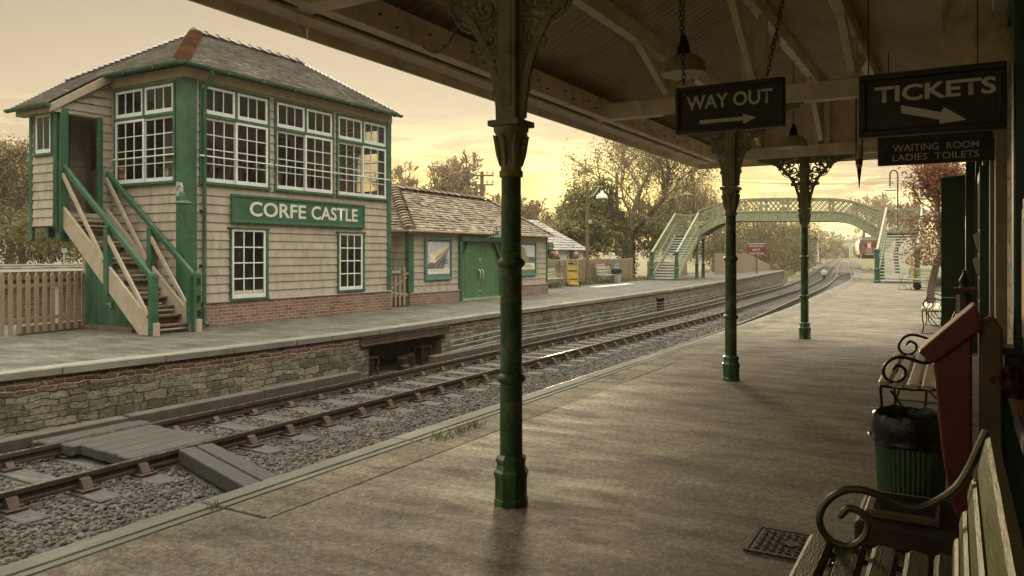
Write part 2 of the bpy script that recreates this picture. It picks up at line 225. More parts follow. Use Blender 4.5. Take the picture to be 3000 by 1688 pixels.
# ---------------------------------------------------------------- mesh building
class MB:
    def __init__(s): s.v=[]; s.f=[]
    def add(s,v,f):
        o=len(s.v); s.v+= [tuple(x) for x in v]; s.f+=[tuple(i+o for i in q) for q in f]; return s
    def box(s,x0,x1,y0,y1,z0,z1):
        return s.add([(x0,y0,z0),(x1,y0,z0),(x1,y1,z0),(x0,y1,z0),(x0,y0,z1),(x1,y0,z1),(x1,y1,z1),(x0,y1,z1)],[(3,2,1,0),(4,5,6,7),(0,1,5,4),(1,2,6,5),(2,3,7,6),(3,0,4,7)])
    def beam(s,p,q,w,h,up=(0,0,1)):
        p=Vector(p); q=Vector(q); d=(q-p).normalized(); up=Vector(up); sd_=d.cross(up)
        if sd_.length<1e-4: sd_=d.cross(Vector((1,0,0)))
        sd_.normalize(); u=sd_.cross(d).normalized(); a=sd_*w/2; b=u*h/2
        return s.add([p-a-b,p+a-b,p+a+b,p-a+b,q-a-b,q+a-b,q+a+b,q-a+b],[(3,2,1,0),(4,5,6,7),(0,1,5,4),(1,2,6,5),(2,3,7,6),(3,0,4,7)])
    def tube(s,pts,r,n=8,cap=True):
        pts=[Vector(p) for p in pts]; m=len(pts); rs=r if hasattr(r,'__len__') else [r]*m
        ref=None; rings=[]
        for i in range(m):
            t=(pts[min(i+1,m-1)]-pts[max(i-1,0)]).normalized()
            if ref is None:
                ref=t.cross(Vector((0,0,1)));  ref=t.cross(Vector((1,0,0))) if ref.length<1e-3 else ref
            ref=(ref-t*ref.dot(t)).normalized(); b=t.cross(ref)
            rings.append([pts[i]+(ref*math.cos(2*math.pi*k/n)+b*math.sin(2*math.pi*k/n))*rs[i] for k in range(n)])
        v=[x for g in rings for x in g]; f=[(i*n+k,i*n+(k+1)%n,(i+1)*n+(k+1)%n,(i+1)*n+k) for i in range(m-1) for k in range(n)]
        if cap: f+=[tuple(range(n-1,-1,-1)),tuple((m-1)*n+k for k in range(n))]
        return s.add(v,f)
    def lathe(s,cx,cy,prof,n=16,z0=0.):
        v=[(cx+r*math.cos(2*math.pi*k/n),cy+r*math.sin(2*math.pi*k/n),z0+z) for r,z in prof for k in range(n)]; m=len(prof)
        f=[(i*n+k,i*n+(k+1)%n,(i+1)*n+(k+1)%n,(i+1)*n+k) for i in range(m-1) for k in range(n)]+[tuple(range(n-1,-1,-1)),tuple((m-1)*n+k for k in range(n))]
        return s.add(v,f)
    def prism(s,poly,ext):
        poly=[Vector(p) for p in poly]; e=Vector(ext); n=len(poly)
        return s.add(poly+[p+e for p in poly],[tuple(range(n-1,-1,-1)),tuple(range(n,2*n))]+[(k,(k+1)%n,n+(k+1)%n,n+k) for k in range(n)])
    def quad(s,*p): return s.add(p,[tuple(range(len(p)))])
    def grid(s,fn,nu,nv):
        v=[fn(i/nu,j/nv) for i in range(nu+1) for j in range(nv+1)]; k=nv+1
        return s.add(v,[(i*k+j,(i+1)*k+j,(i+1)*k+j+1,i*k+j+1) for i in range(nu) for j in range(nv)])
    def build(s,name,m,parent=None,bevel=0.,smooth=False,world=True,seg=1,fix=True):
        me=bpy.data.meshes.new(name); v=s.v
        if parent is not None and world:
            r=rootloc(parent); v=[(a-r[0],b-r[1],c-r[2]) for a,b,c in v]
        me.from_pydata([tuple(map(float,x)) for x in v],[],s.f)
        if fix:
            b=bmesh.new(); b.from_mesh(me); bmesh.ops.recalc_face_normals(b,faces=b.faces); b.to_mesh(me); b.free()
        me.materials.append(m if not isinstance(m,str) else M[m])
        o=bpy.data.objects.new(name,me); COL.objects.link(o)
        if parent is not None: o.parent=parent
        if smooth:
            for p in me.polygons: p.use_smooth=True
            try: me.set_sharp_from_angle(angle=R(40))
            except Exception: pass
        if bevel:
            bm=o.modifiers.new('edge','BEVEL'); bm.width=bevel; bm.segments=seg; bm.limit_method='ANGLE'; bm.angle_limit=R(40)
        return o
def rootloc(o):
    r=Vector((0,0,0))
    while o is not None: r=r+Vector(o.location); o=o.parent
    return r
def tag(o,label=None,cat=None,group=None,kind=None):
    if label: o['label']=label
    if cat: o['category']=cat
    if group: o['group']=group
    if kind: o['kind']=kind
    return o
def thing(name,label,cat,loc=(0,0,0),rz=0.,group=None):
    o=bpy.data.objects.new(name,None); COL.objects.link(o); o.location=loc; o.rotation_euler=(0,0,rz); o.empty_display_size=.2
    return tag(o,label,cat,group)
def dup(root,loc,rz=0.,label=None,group=None,scale=None):
    def cp(o,par):
        c=o.copy(); COL.objects.link(c)
        if par is not None: c.parent=par
        for ch in list(o.children): cp(ch,c)
        return c
    c=cp(root,None); c.location=loc; c.rotation_euler=(0,0,rz)
    if scale: c.scale=(scale,)*3 if not hasattr(scale,'__len__') else scale
    if label: c['label']=label
    if group: c['group']=group
    return c
def arrmesh(name,v,f,m,parent=None,off=None):
    v=np.asarray(v,np.float32); f=np.asarray(f,np.int32); k=f.shape[1]
    if off is not None: v=v-np.asarray(off,np.float32)
    me=bpy.data.meshes.new(name); me.vertices.add(len(v)); me.vertices.foreach_set('co',v.ravel()); me.loops.add(f.size); me.loops.foreach_set('vertex_index',f.ravel())
    me.polygons.add(len(f)); me.polygons.foreach_set('loop_start',np.arange(0,f.size,k,dtype=np.int32)); me.polygons.foreach_set('loop_total',np.full(len(f),k,np.int32)); me.update(calc_edges=True)
    me.materials.append(M[m] if isinstance(m,str) else m); o=bpy.data.objects.new(name,me); COL.objects.link(o)
    if parent is not None: o.parent=parent
    return o
FONT=bpy.data.curves.new('f','FONT').font
def text(body,origin,ax,up,w,h,m,parent,name='lettering',bold=.012,depth=.004,spacing=1.0):
    """lettering mesh fitted to a w x h rectangle whose lower-left corner is origin"""
    cu=bpy.data.curves.new(name,'FONT'); cu.body=body; cu.size=1; cu.offset=bold; cu.extrude=0; cu.resolution_u=3; cu.space_character=spacing
    t=bpy.data.objects.new('t',cu); COL.objects.link(t); dg=bpy.context.evaluated_depsgraph_get(); me=bpy.data.meshes.new_from_object(t.evaluated_get(dg)); bpy.data.objects.remove(t)
    vs=[v.co.copy() for v in me.vertices]; x0=min(v.x for v in vs); x1=max(v.x for v in vs); y0=min(v.y for v in vs); y1=max(v.y for v in vs)
    ax=Vector(ax).normalized(); up=Vector(up).normalized(); n=ax.cross(up); origin=Vector(origin); r=rootloc(parent)
    for v in me.vertices: v.co=origin+ax*((v.co.x-x0)/(x1-x0)*w)+up*((v.co.y-y0)/(y1-y0)*h)+n*depth-r
    me.materials.clear(); me.materials.append(M[m]); o=bpy.data.objects.new(name,me); COL.objects.link(o); o.parent=parent
    return o
# ================================================================ SETTING
def smooth_table(pts,step=.5,win=15):
    xs=np.array([p[0] for p in pts],float); ys=np.array([p[1] for p in pts],float)
    g=np.arange(xs[0],xs[-1],step); y=np.interp(g,xs,ys); k=max(1,int(win/step)); pad=np.pad(y,(k,k),mode='reflect',reflect_type='odd')
    ker=np.ones(2*k+1)/(2*k+1); y=np.convolve(pad,ker,'valid'); return lambda x: np.interp(x,g,y)
ctr=smooth_table([(-20,8.72),(31,8.72),(50,9.5),(61,10.15),(81,12.0),(130,17.9),(272,33),(433,50),(564,63),(900,80)],.5,5)
gap=smooth_table([(-20,3.45),(22,3.4),(37,2.85),(80,2.6),(112,2.7),(190,2.5),(235,.6),(260,0.02),(400,0)],.5,6)
zt=smooth_table([(-20,-.85),(95,-.85),(150,-.7),(272,.35),(433,2.95),(564,4.4),(900,6)],1.,12)
nedge=smooth_table([(-8,3.88),(14,3.8),(22.5,3.92),(36.5,4.6),(46.4,5.1),(66,6.85),(90,9)],.25,2)
fedge=smooth_table([(-8,11.6),(5.3,10.8),(8.1,10.47),(12.2,10.27),(17.4,10.5),(24,10.6),(36,10.95),(50,11.9),(77.5,14.3),(100,17)],.25,2)
def gz(x,y):
    r=math.hypot(x,y); c=float(ctr(min(x,890))) if x>-20 else 8.72; t=float(zt(min(max(x,-20),890)))-.32
    d=y-c-7
    z=t+ (min(d,40)*.035 if d>0 else 0)
    if x>100 and y<c-6: z+=min((c-6-y),60)*.02
    s=min(1,max(0,(r-230)/420)); s=s*s*(3-2*s)
    z+=s*(9.5+2.2*math.sin(x*.006+y*.009)+1.2*math.sin(x*.021-y*.013)) - (max(0,t-.0)*s if r>300 else 0)*.6
    if x<-15 or (y<-14 and x<90): z=min(z,-.3)
    return z
m=MB()
rad=[0,4,8,12,17,22,28,36,45,55,68,84,105,130,160,200,240,290,340,400,460,520,580,640,700,760]
na=96
for i in range(1,len(rad)):
    for k in range(na):
        a0,a1=2*math.pi*k/na,2*math.pi*(k+1)/na
        P=[]
        for rr,a in ((rad[i-1],a0),(rad[i],a0),(rad[i],a1),(rad[i-1],a1)):
            x,y=6+rr*math.cos(a),6+rr*math.sin(a); P.append((x,y,gz(x,y)-.25))
        if i==1: P=P[1:]
        m.add(P,[tuple(range(len(P)))])
M['ground']=mat('rough_grass',(.10,.105,.045),.95,.45,.05,alt=(.13,.105,.06),bump=.6,bscale=2,dirt=((.06,.06,.03),.22),bdist=.3)
g=m.build('terrain',M['ground'],smooth=True); tag(g,kind='structure')
b=bmesh.new(); b.from_mesh(g.data); bmesh.ops.remove_doubles(b,verts=b.verts,dist=.01); bmesh.ops.recalc_face_normals(b,faces=b.faces)
for f in b.faces:
    if f.normal.z<0: f.normal_flip()
b.to_mesh(g.data); b.free()
# ballast bed
xs=[-4+1.5*i for i in range(70)]+[101+6*i for i in range(80)]
m=MB(); rows=[]
for x in xs:
    c=float(ctr(x)); q=float(gap(x)); z=float(zt(x))-.215
    lo=max(c-q-2.4, float(nedge(x))-.4) if x<64 else c-q-2.6
    rows.append([(x,lo-(.6 if x>66 else 0),z-(.5 if x>66 else 0)),(x,lo,z),(x,c-q/2,z+.01),(x,c+1.9,z),(x,c+2.6 if x>78 else c+1.9,z-(.4 if x>78 else 0))])
m.add([p for r_ in rows for p in r_],[(i*5+j,(i+1)*5+j,(i+1)*5+j+1,i*5+j+1) for i in range(len(rows)-1) for j in range(4)])
tag(m.build('ballast_bed',M['gravel']),kind='structure')
# ---- near platform
m=MB()
m2_=MB()
def slab_vf(a,b_,e0,e1,o0,o1,za,zb): return [(a,e0+o0,zb),(b_,e1+o0,zb),(b_,e1+o1,zb),(a,e0+o1,zb),(a,e0+o0,za),(b_,e1+o0,za),(b_,e1+o1,za),(a,e0+o1,za)],[(3,2,1,0),(4,5,6,7),(0,1,5,4),(1,2,6,5),(2,3,7,6),(3,0,4,7)]
def slabs(m,edge,x0,x1,inner,z,th,lenf,out=0.,skip=.006,grooves=False):
    x=x0
    while x<x1:
        l=lenf(); e0,e1=float(edge(x)),float(edge(x+l)); a,b_=x+skip,x+l-skip; dz=random.uniform(-.003,.003); dy=random.uniform(-.012,.012)
        def sl(o0,o1,za,zb): m.add([(a,e0+o0,zb),(b_,e1+o0,zb),(b_,e1+o1,zb),(a,e0+o1,zb),(a,e0+o0,za),(b_,e1+o0,za),(b_,e1+o1,za),(a,e0+o1,za)],[(3,2,1,0),(4,5,6,7),(0,1,5,4),(1,2,6,5),(2,3,7,6),(3,0,4,7)])
        if grooves:
            sl(-.15,out+dy,z+dz,z-th); sl(-.225,-.156,z+dz-.002,z-th); m2_.add(*slab_vf(a,b_,e0,e1,inner,-.231,z+dz-.004,z-th))
        else: sl(inner,out+dy,z+dz,z-th)
        x+=l
npf=thing('platform','near platform of worn asphalt with a concrete coping edge','platform'); npf['kind']='structure'
m=MB(); xs=[-6+1.0*i for i in range(71)]
m.add([p for x in xs for p in ((x,float(nedge(x))-.56,0),(x,-.2,0),(x,-9,0))],[(i*3+j,i*3+j+1,(i+1)*3+j+1,(i+1)*3+j) for i in range(70) for j in range(2)])
m.build('paving',M['asphalt'],npf)
m=MB(); slabs(m,nedge,-4,64.6,-.58,.006,.13,lambda:random.uniform(1.7,1.9),grooves=True); m.build('coping',M['conc'],npf,bevel=.01); m2_.build('edging_slab',M['edging'],npf,bevel=.005)
m=MB()
m.add([p for x in xs for p in ((x,float(nedge(x))-.1,-.12),(x,float(nedge(x))-.1,-1.6))],[(i*2,i*2+1,i*2+3,i*2+2) for i in range(70)]); m.build('retaining_wall',M['stone'],npf)
m=MB(); m.add([(65,6.5,.004),(65,-9,.004),(69,-9,-.75),(69,7.,-.75)],[(0,1,2,3)]); m.build('end_ramp',M['conc'],npf)
# ---- far platform
fpf=thing('far_platform','far platform of grey asphalt on a rubble stone wall','platform'); fpf['kind']='structure'
m=MB(); xs=[-6+1.0*i for i in range(84)]
m.add([p for x in xs for p in ((x,float(fedge(x))+.28,ZF),(x,13.6,ZF) if float(fedge(x))<13 else (x,float(fedge(x))+.6,ZF),(x,18.,ZF))],[(i*3+j,i*3+j+1,(i+1)*3+j+1,(i+1)*3+j) for i in range(83) for j in range(2)])
m.build('paving',M['asphalt2'],fpf)
m=MB()
def fl(): return random.choice((.9,1.2,1.35,1.5))
slabs(m,lambda x:fedge(x),-5,77.4,.32,ZF+.006,.115,fl,out=0.0); m.build('coping',M['conc'],fpf,bevel=.012)
REC=[(12.13,14.72,-1.2,-.40),(31.0,32.0,-1.2,-.42),(45.2,46.2,-1.2,-.42)]
m=MB(); x=-5.
cuts=sorted([-5+.5*i for i in range(165)]+[a for r_ in REC for a in r_[:2]])
for a,b_ in zip(cuts,cuts[1:]):
    ra=[r_ for r_ in REC if r_[0]<=(a+b_)/2<=r_[1]]
    lo=ra[0][3] if ra else -1.5
    m.quad((a,float(fedge(a))+.07,ZF-.09),(b_,float(fedge(b_))+.07,ZF-.09),(b_,float(fedge(b_))+.07,lo),(a,float(fedge(a))+.07,lo))
m.build('retaining_wall',M['stone'],fpf)
m=MB()
for a,b_,z0,z1 in REC:
    y0=float(fedge((a+b_)/2))+.065; d=1.1 if b_-a>2 else .5
    m.quad((a,y0,z0),(a,y0+d,z0),(a,y0+d,z1),(a,y0,z1)); m.quad((b_,y0,z0),(b_,y0+d,z0),(b_,y0+d,z1),(b_,y0,z1)); m.quad((a,y0+d,z0),(b_,y0+d,z0),(b_,y0+d,z1),(a,y0+d,z1)); m.quad((a,y0,z1),(b_,y0,z1),(b_,y0+d,z1),(a,y0+d,z1)); m.quad((a,y0,-1.12),(b_,y0,-1.12),(b_,y0+d,-1.12),(a,y0+d,-1.12))
m.build('recess',M['wood'],fpf)
m=MB(); y0=float(fedge(13.4)); 
m.box(11.85,14.98,y0+.02,y0+.10,-.40,-.25); m.box(11.85,14.98,y0-.02,y0+.10,-.42,-.385); m.box(11.85,14.98,y0-.0,y0+.10,-.26,-.235); m.build('lintel_girder',M['rust'],fpf,bevel=.004)
m=MB()
for a,b_,z0,z1 in REC[1:]:
    y0=float(fedge((a+b_)/2)); m.box(a-.12,b_+.12,y0+.0,y0+.08,z1,z1+.1)
m.build('lintel',M['wood'],fpf)
m=MB(); e=float(fedge(77.4)); m.add([(77.4,e+.05,ZF),(77.4,18,ZF),(82.5,18.3,-1.0),(82.5,e+.6,-1.0),(77.4,e+.05,-1.3),(82.5,e+.6,-1.4)],[(0,1,2,3),(0,3,5,4)]); m.build('end_ramp',M['conc'],fpf)
# small arched drain mouth in the wall
c0=onY(220,1165,float(fedge(3))+.05); dz=c0
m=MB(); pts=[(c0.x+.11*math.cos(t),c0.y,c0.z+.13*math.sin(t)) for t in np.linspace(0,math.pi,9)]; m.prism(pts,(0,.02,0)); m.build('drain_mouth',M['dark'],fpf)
m=MB(); m.box(c0.x-.14,c0.x+.14,c0.y-.09,c0.y+.02,c0.z-.09,c0.z-.01); m.build('drain_sill',M['conc'],fpf,bevel=.015)
# ---- tracks
def sweep(m,fn,xs,prof):
    n=len(prof); rows=[]
    for x in xs:
        y,z=fn(x); s_=(fn(x+.3)[0]-fn(x-.3)[0])/.6; nx,ny=-s_/math.hypot(1,s_),1/math.hypot(1,s_)
        rows+= [(x+nx*a,y+ny*a,z+b_) for a,b_ in prof]
    m.add(rows,[(i*n+k,i*n+(k+1)%n,(i+1)*n+(k+1)%n,(i+1)*n+k) for i in range(len(xs)-1) for k in range(n)]+[tuple(range(n)),tuple(range((len(xs)-1)*n,len(xs)*n))])
PROF=[(-.036,0),(.036,0),(.036,-.045),(.011,-.058),(.011,-.105),(.034,-.115),(.034,-.145),(-.034,-.145),(-.034,-.115),(-.011,-.105),(-.011,-.058),(-.036,-.045)]
XS=[-4+1.5*i for i in range(60)]+[86+4*i for i in range(45)]+[266+10*i for i in range(32)]
sl_me=None; ch_me=None
def sleeper_meshes():
    m=MB(); m.box(-.125,.125,-1.3,1.3,-.13,0); a=m.build('sleeper',M['sleeper'],bevel=.012)
    m=MB(); m.box(-.10,.10,-.19,.17,0,.03); m.prism([(-.055,-.035,.03),(-.055,-.15,.03),(-.055,-.085,.125),(-.055,-.04,.135)],(.11,0,0)); m.prism([(-.045,.035,.03),(-.045,.13,.03),(-.045,.07,.085),(-.045,.036,.09)],(.09,0,0))
    for sx,sy in ((.06,-.15),(-.06,.13)): m.lathe(sx,sy,[(.018,.03),(.018,.055),(.009,.06),(.009,.08)],6)
    b_=m.build('rail_chair',M['rust'],bevel=.004); 
    for o in (a,b_): COL.objects.unlink(o)
    return a,b_
SLP,CHR=sleeper_meshes()
def track(label,off,x0s,x1s,chair_to,xs,step=.72):
    t=thing('railway_track',label,'track',(0,0,0))
    fy=lambda x,s_: (float(ctr(x))-off(x)+s_*.753, float(zt(x)))
    for s_ in (-1,1):
        m=MB(); sweep(m,lambda x:fy(x,s_),xs,PROF); r_=m.build('rail',M['rust'],t)
        m=MB(); sweep(m,lambda x:(fy(x,s_)[0],fy(x,s_)[1]+.0025),xs,[(-.028,0),(.028,0),(.028,-.004),(-.028,-.004)]); m.build('running_surface',M['railtop'],r_)
    x=x0s; k=0; far=MB()
    while x<x1s:
        y=float(ctr(x))-off(x); z=float(zt(x))-.175
        if k<95:
            o=SLP.copy(); COL.objects.link(o); o.parent=t; o.location=(x+random.uniform(-.03,.03),y+random.uniform(-.04,.04),z+random.uniform(-.012,.004)); o.rotation_euler.z=math.atan((float(ctr(x+1))-float(ctr(x))))+random.uniform(-.012,.012)
            if x<chair_to:
                for s_ in (-1,1):
                    q=CHR.copy(); COL.objects.link(q); q.parent=o; q.location=(0,s_*.753,.001); q.rotation_euler.z=0 if s_<0 else math.pi
        else:
            far.box(x-.12,x+.12,y-1.25,y+1.25,z-.1,z)
        x+=step; k+=1
    if far.v: tag(far.build('sleeper_row',M['sleeper'],t),kind='stuff')
    return t
track('main running line with rusty bullhead rails beside the far platform',lambda x:0,.4,150,34,XS)
t2=track('loop line whose rail hugs the near platform edge and joins ahead',lambda x:float(gap(x)),12,110,45,[x for x in XS if x<262])
# sidings and turnout rails
tk=thing('siding_track','branching siding rails curving off to the coach','track')
def railpath(pts,name='rail',par=tk):
    P=[Vector(p) for p in pts]; q=[]
    for i in range(len(P)-1):
        p0=P[max(i-1,0)];p1=P[i];p2=P[i+1];p3=P[min(i+2,len(P)-1)]
        for k in range(6):
            t=k/6; q.append(.5*((2*p1)+(-p0+p2)*t+(2*p0-5*p1+4*p2-p3)*t*t+(-p0+3*p1-3*p2+p3)*t**3))
    q.append(P[-1]); m=MB()
    for a,b_ in zip(q,q[1:]): m.beam(a-Vector((0,0,.06)),b_-Vector((0,0,.06)),.07,.12)
    m.build(name,M['railtop'],par)
def SRC(pts,z=-.86): return [G(2300+x/5.152,620+y/5.152,z) for x,y in pts]
railpath(SRC([(745,1000),(800,968),(880,950),(1020,930)])); railpath(SRC([(1090,925),(1180,903),(1255,876),(1285,850),(1250,810),(1195,770)])); railpath(SRC([(1290,850),(1340,870),(1400,890)])); railpath(SRC([(1230,790),(1270,775),(1330,768),(1400,765)])); railpath(SRC([(1310,775),(1350,800),(1400,822)]))
# boarded crossing
def planks(name,label,rects,ztop,along):
    t=thing(name,label,'crossing')
    for (x0,x1,y0,y1) in rects:
        dz=random.uniform(-.012,.006); m=MB(); m.box(x0+random.uniform(-.05,.05)*(along=='x'),x1+random.uniform(-.05,.05)*(along=='x'),y0,y1,ztop-.14,ztop+dz); m.build('plank',M['plank'],t,bevel=.015)
    return t
ca,cb_=G(395,1340,-.85),G(655,1277,-.85)
px0,px1=4.95,7.3
def lx(u0,v0): return G(u0,v0,-.84)
pw=(9.44-8.03)/5
planks('boarded_crossing','dark wet timber boards laid between the rails of the main line','',0,0) if False else None
xa=G(219,1301,-.84).x; xb=G(468,1245,-.84).x; xc=G(655,1277,-.84).x; xd=G(395,1338,-.84).x
planks('boarded_crossing','dark wet timber boards laid between the rails of the main line',[(xd+.02*k*0+ (xa-xd)*k/5,xc+(xb-xc)*k/5,8.05+pw*k+.009,8.05+pw*(k+1)-.009) for k in range(5)],-.845,'x')
planks('boarded_crossing','narrow dark boards between the main line and the stone wall',[(xa-.15,xb+.1,9.56,9.80),(xa-.1,xb+.0,9.815,10.05)],-.85,'x')
n0=G(525,1317,-.84); n1=G(619,1297,-.84)
t=thing('boarded_crossing','two heavy dark timbers slanting from the main line to the near platform','crossing')
for k_,dx in enumerate((.10,.315)):
    y1,y0=(7.88,4.02) if k_==0 else (7.84,4.0); m=MB(); m.beam((5.85+dx,y1,-.925+.004*k_),(5.85+dx-.335*(y1-y0),y0,-.925+.004*k_),.198,.17); m.build('plank',M['plank'],t,bevel=.018,seg=2)
# point rodding channel along the foot of the far wall
m=MB(); a_=G(1795,836,ZF); m.quad((a_.x-2.4,a_.y-.35,ZF+.004),(a_.x+2.6,a_.y-.2,ZF+.004),(a_.x+2.6,a_.y+.3,ZF+.004),(a_.x-2.4,a_.y+.25,ZF+.004)); m.build('puddle_glint',M['letter'],fpf)  # bright reflection of a puddle, painted as a flat pale patch on the paving
t=thing('timber_trunking','long low timber trunking between the rails and the far wall','trunking'); m=MB()
for a in np.arange(-3,60,2.4):
    if 11.9<a+1.2<14.6: continue
    p=(a,float(ctr(a))+1.28+.02*random.random(),-.87); q=(a+2.34,float(ctr(a+2.34))+1.28,-.87)
    m=MB(); m.beam(p,q,.22,.14); m.build('trunking_board',M['trunking'],t,bevel=.01)
# signal wires on the wall
for k,(z0,lab) in enumerate([(-.55,'topmost signal wire strung along the far stone wall'),(-.68,'middle signal wire strung along the far stone wall'),(-.80,'lowest signal wire strung along the far stone wall')]):
    pts=[(x,float(fedge(x))-.05,z0-.05*math.sin((x%6)/6*math.pi)) for x in np.arange(15,60,1.)]
    o=MB().tube(pts,.007,5).build('signal_wire',M['galv']); tag(o,lab,'wire')
# pulley stacks in the recess
def pulley(loc,h,r_,label,frame):
    t=thing('pulley_stack',label,'signal pulley',loc,0,'pulleys under the far platform'); m=MB()
    n=5
    for k in range(n): m.lathe(0,0,[(r_*.8,.05+h*k/n),(r_,.05+h*k/n+.01),(r_*.75,.05+h*k/n+.02),(r_,.05+h*k/n+.03),(r_*.8,.05+h*k/n+.04)],14)
    m.build('wheels',M['rust'],t,world=False)
    m=MB(); m.box(-r_-.04,r_+.04,-r_*.5,r_*.5,0,.03)
    if frame:
        m.box(-r_-.05,r_+.05,-r_-.02,r_+.02,h+.07,h+.1)
        for sx in (-1,1):
            for sy in (-1,1): m.box(sx*(r_+.02)-.015,sx*(r_+.02)+.015,sy*r_-.015,sy*r_+.015,0,h+.08)
    else: m.box(-r_*1.2,r_*1.2,-.03,.03,h+.05,h+.075); m.box(-.02,.02,-.02,.02,.025,h+.055)
    m.build('frame',M['rust'],t,world=False)
ry=float(fedge(13.3))
pulley((12.35,ry+.25,-1.1),.32,.13,'framed pulley stack at the left end of the dark recess',True)
pulley((13.3,ry+.12,-1.1),.25,.12,'bare pulley stack left of its twin in mid recess',False); pulley((13.68,ry+.2,-1.1),.27,.12,'bare pulley stack right of its twin in mid recess',False)
pulley((14.25,ry+.3,-1.1),.36,.14,'framed pulley stack at the right end of the dark recess',True)
pulley((13.0,ry-.2,-1.08),.1,.1,'low pulley on a post just outside the dark recess',False)
# ballast stones: two densities, real faceted stones
def stones(name,x0,x1,y0,y1,n,s0,s1):
    base=np.array([(1,1,1),(1,1,-1),(1,-1,1),(1,-1,-1),(-1,1,1),(-1,1,-1),(-1,-1,1),(-1,-1,-1)],float)*.5
    fq=np.array([(0,2,3,1),(4,5,7,6),(0,1,5,4),(2,6,7,3),(0,4,6,2),(1,3,7,5)])
    X=rng.uniform(x0,x1,n); Y=rng.uniform(y0,y1,n)
    c=ctr(X); ok=np.ones(n,bool)
    for s_ in (-.753,.753): ok&=abs(Y-c-s_)>.07
    inx=(X>xd-.05)&(X<xb+.1); ok&=~(inx&(Y>7.95)); ok&=~((abs(X-(6.06+.335*(Y-7.88)))<.25)&(Y<8)); ok&=(Y<fedge(X)-.45)
    slp=(X-.4)/.72; fr=abs(slp-np.round(slp))*.72; on=(fr<.15)&(abs(Y-c)<1.32); ok&=~(on&(rng.random(n)<.93))
    X,Y=X[ok],Y[ok]; n=len(X); q=rng.normal(size=(n,4)); q/=np.linalg.norm(q,axis=1)[:,None]; a,b_,c_,d_=q.T
    Rm=np.stack([1-2*(c_*c_+d_*d_),2*(b_*c_-a*d_),2*(b_*d_+a*c_),2*(b_*c_+a*d_),1-2*(b_*b_+d_*d_),2*(c_*d_-a*b_),2*(b_*d_-a*c_),2*(c_*d_+a*b_),1-2*(b_*b_+c_*c_)],1).reshape(n,3,3)
    sc=rng.uniform(s0,s1,(n,1))*rng.uniform(.55,1.15,(n,3)); v=base[None]*rng.uniform(.55,1.,(n,8,1))*sc[:,None,:]+rng.normal(0,.06,(n,8,3))*sc[:,None,:]
    v=np.einsum('nij,nkj->nki',Rm,v); v[:,:,2]*=.8; zz=zt(X)-.208+rng.uniform(-.012,.014,n)
    v+=np.stack([X,Y,zz],1)[:,None,:]
    f=(fq[None]+8*np.arange(n)[:,None,None]).reshape(-1,4); o=arrmesh(name,v.reshape(-1,3),f,'rock'); tag(o,'grey angular ballast stones around the rails','ballast',kind='stuff'); return o
stones('ballast',1.6,9,4.2,10.4,36000,.03,.066); stones('ballast',9,20,5.0,10.4,30000,.035,.07); stones('ballast',20,36,4.8,10.5,12000,.05,.1)
# ================================================================ CANOPY AND STATION BUILDING
CX=[3.87,8.92,13.92]; CY=2.24; YW=-.36; EY=4.06     # column positions, wall plane, eaves
RY,RZ=1.97,4.32; PA=(2.99,3.84); PC=(.95,3.84)
cp=thing('platform_canopy','long timber platform canopy with corrugated sheets over the near platform','canopy')
X0C,X1C=-6.,14.05
for k,x in enumerate([-1.2]+CX):
    m=MB(); m.box(x-.075,x+.075,-.34,EY,3.12,3.32); m.build('tie_beam',M['timber'],cp,bevel=.008)
    for (y,z) in ((RY,RZ-.1),PA,PC):
        for dy in ((-.09,.09) if y==RY else (0,)):
            m=MB(); m.box(x-.05,x+.05,y+dy-.045,y+dy+.045,3.325,z-.06); m.build('post',M['timber'],cp,bevel=.005)
        for s_ in (-1,1):
            if s_>0 and x>13: continue
            rise=z-3.36; run=1.1 if y!=RY else 1.25
            m=MB(); m.beam((x+s_*.05,y,3.40),(x+s_*run,y,z-.03),.075,.095); m.build('brace',M['timber'],cp,bevel=.005)
for nm,(y,z),hh in (('ridge_beam',(RY,RZ),.2),('purlin',PA,.19),('purlin',PC,.19)):
    m=MB(); m.box(X0C,X1C-.0,y-.055,y+.055,z-hh/2,z+hh/2); m.build(nm,M['timber'],cp,bevel=.006)
# eaves: wall plate, bolts, gutter board and valance
m=MB(); m.box(X0C,X1C,3.74,3.86,3.13,3.36); m.build('wall_plate',M['timber'],cp,bevel=.006)
m=MB(); m.box(X0C,X1C,3.868,3.90,3.17,3.21); m.box(X0C,X1C,3.90,4.08,3.10,3.13); m.build('soffit_board',M['timber'],cp,bevel=.004)
m=MB()
for a in np.arange(X0C,X1C-.1,2.525): m.box(a+.004,min(a+2.521,X1C+.02),4.085,4.115,3.02,3.40)
m.build('valance',M['timber'],cp,bevel=.004)
m=MB()
for a in np.arange(-4,14,.42): m.lathe(0,0,[(.012,0),(.012,.02)],6); 
m=MB()
for a in np.arange(-3.7,13.8,.63):
    m.tube([(a,3.742,3.25),(a,3.72,3.25)],.009,6); m.tube([(a+.2,3.742,3.2),(a+.2,3.72,3.2)],.009,6)
tag(m.build('bolt',M['iron'],cp),kind='stuff')
m=MB(); m.box(X0C,X1C,-.34,-.22,3.14,3.41); m.build('wall_plate',M['timber'],cp,bevel=.006)
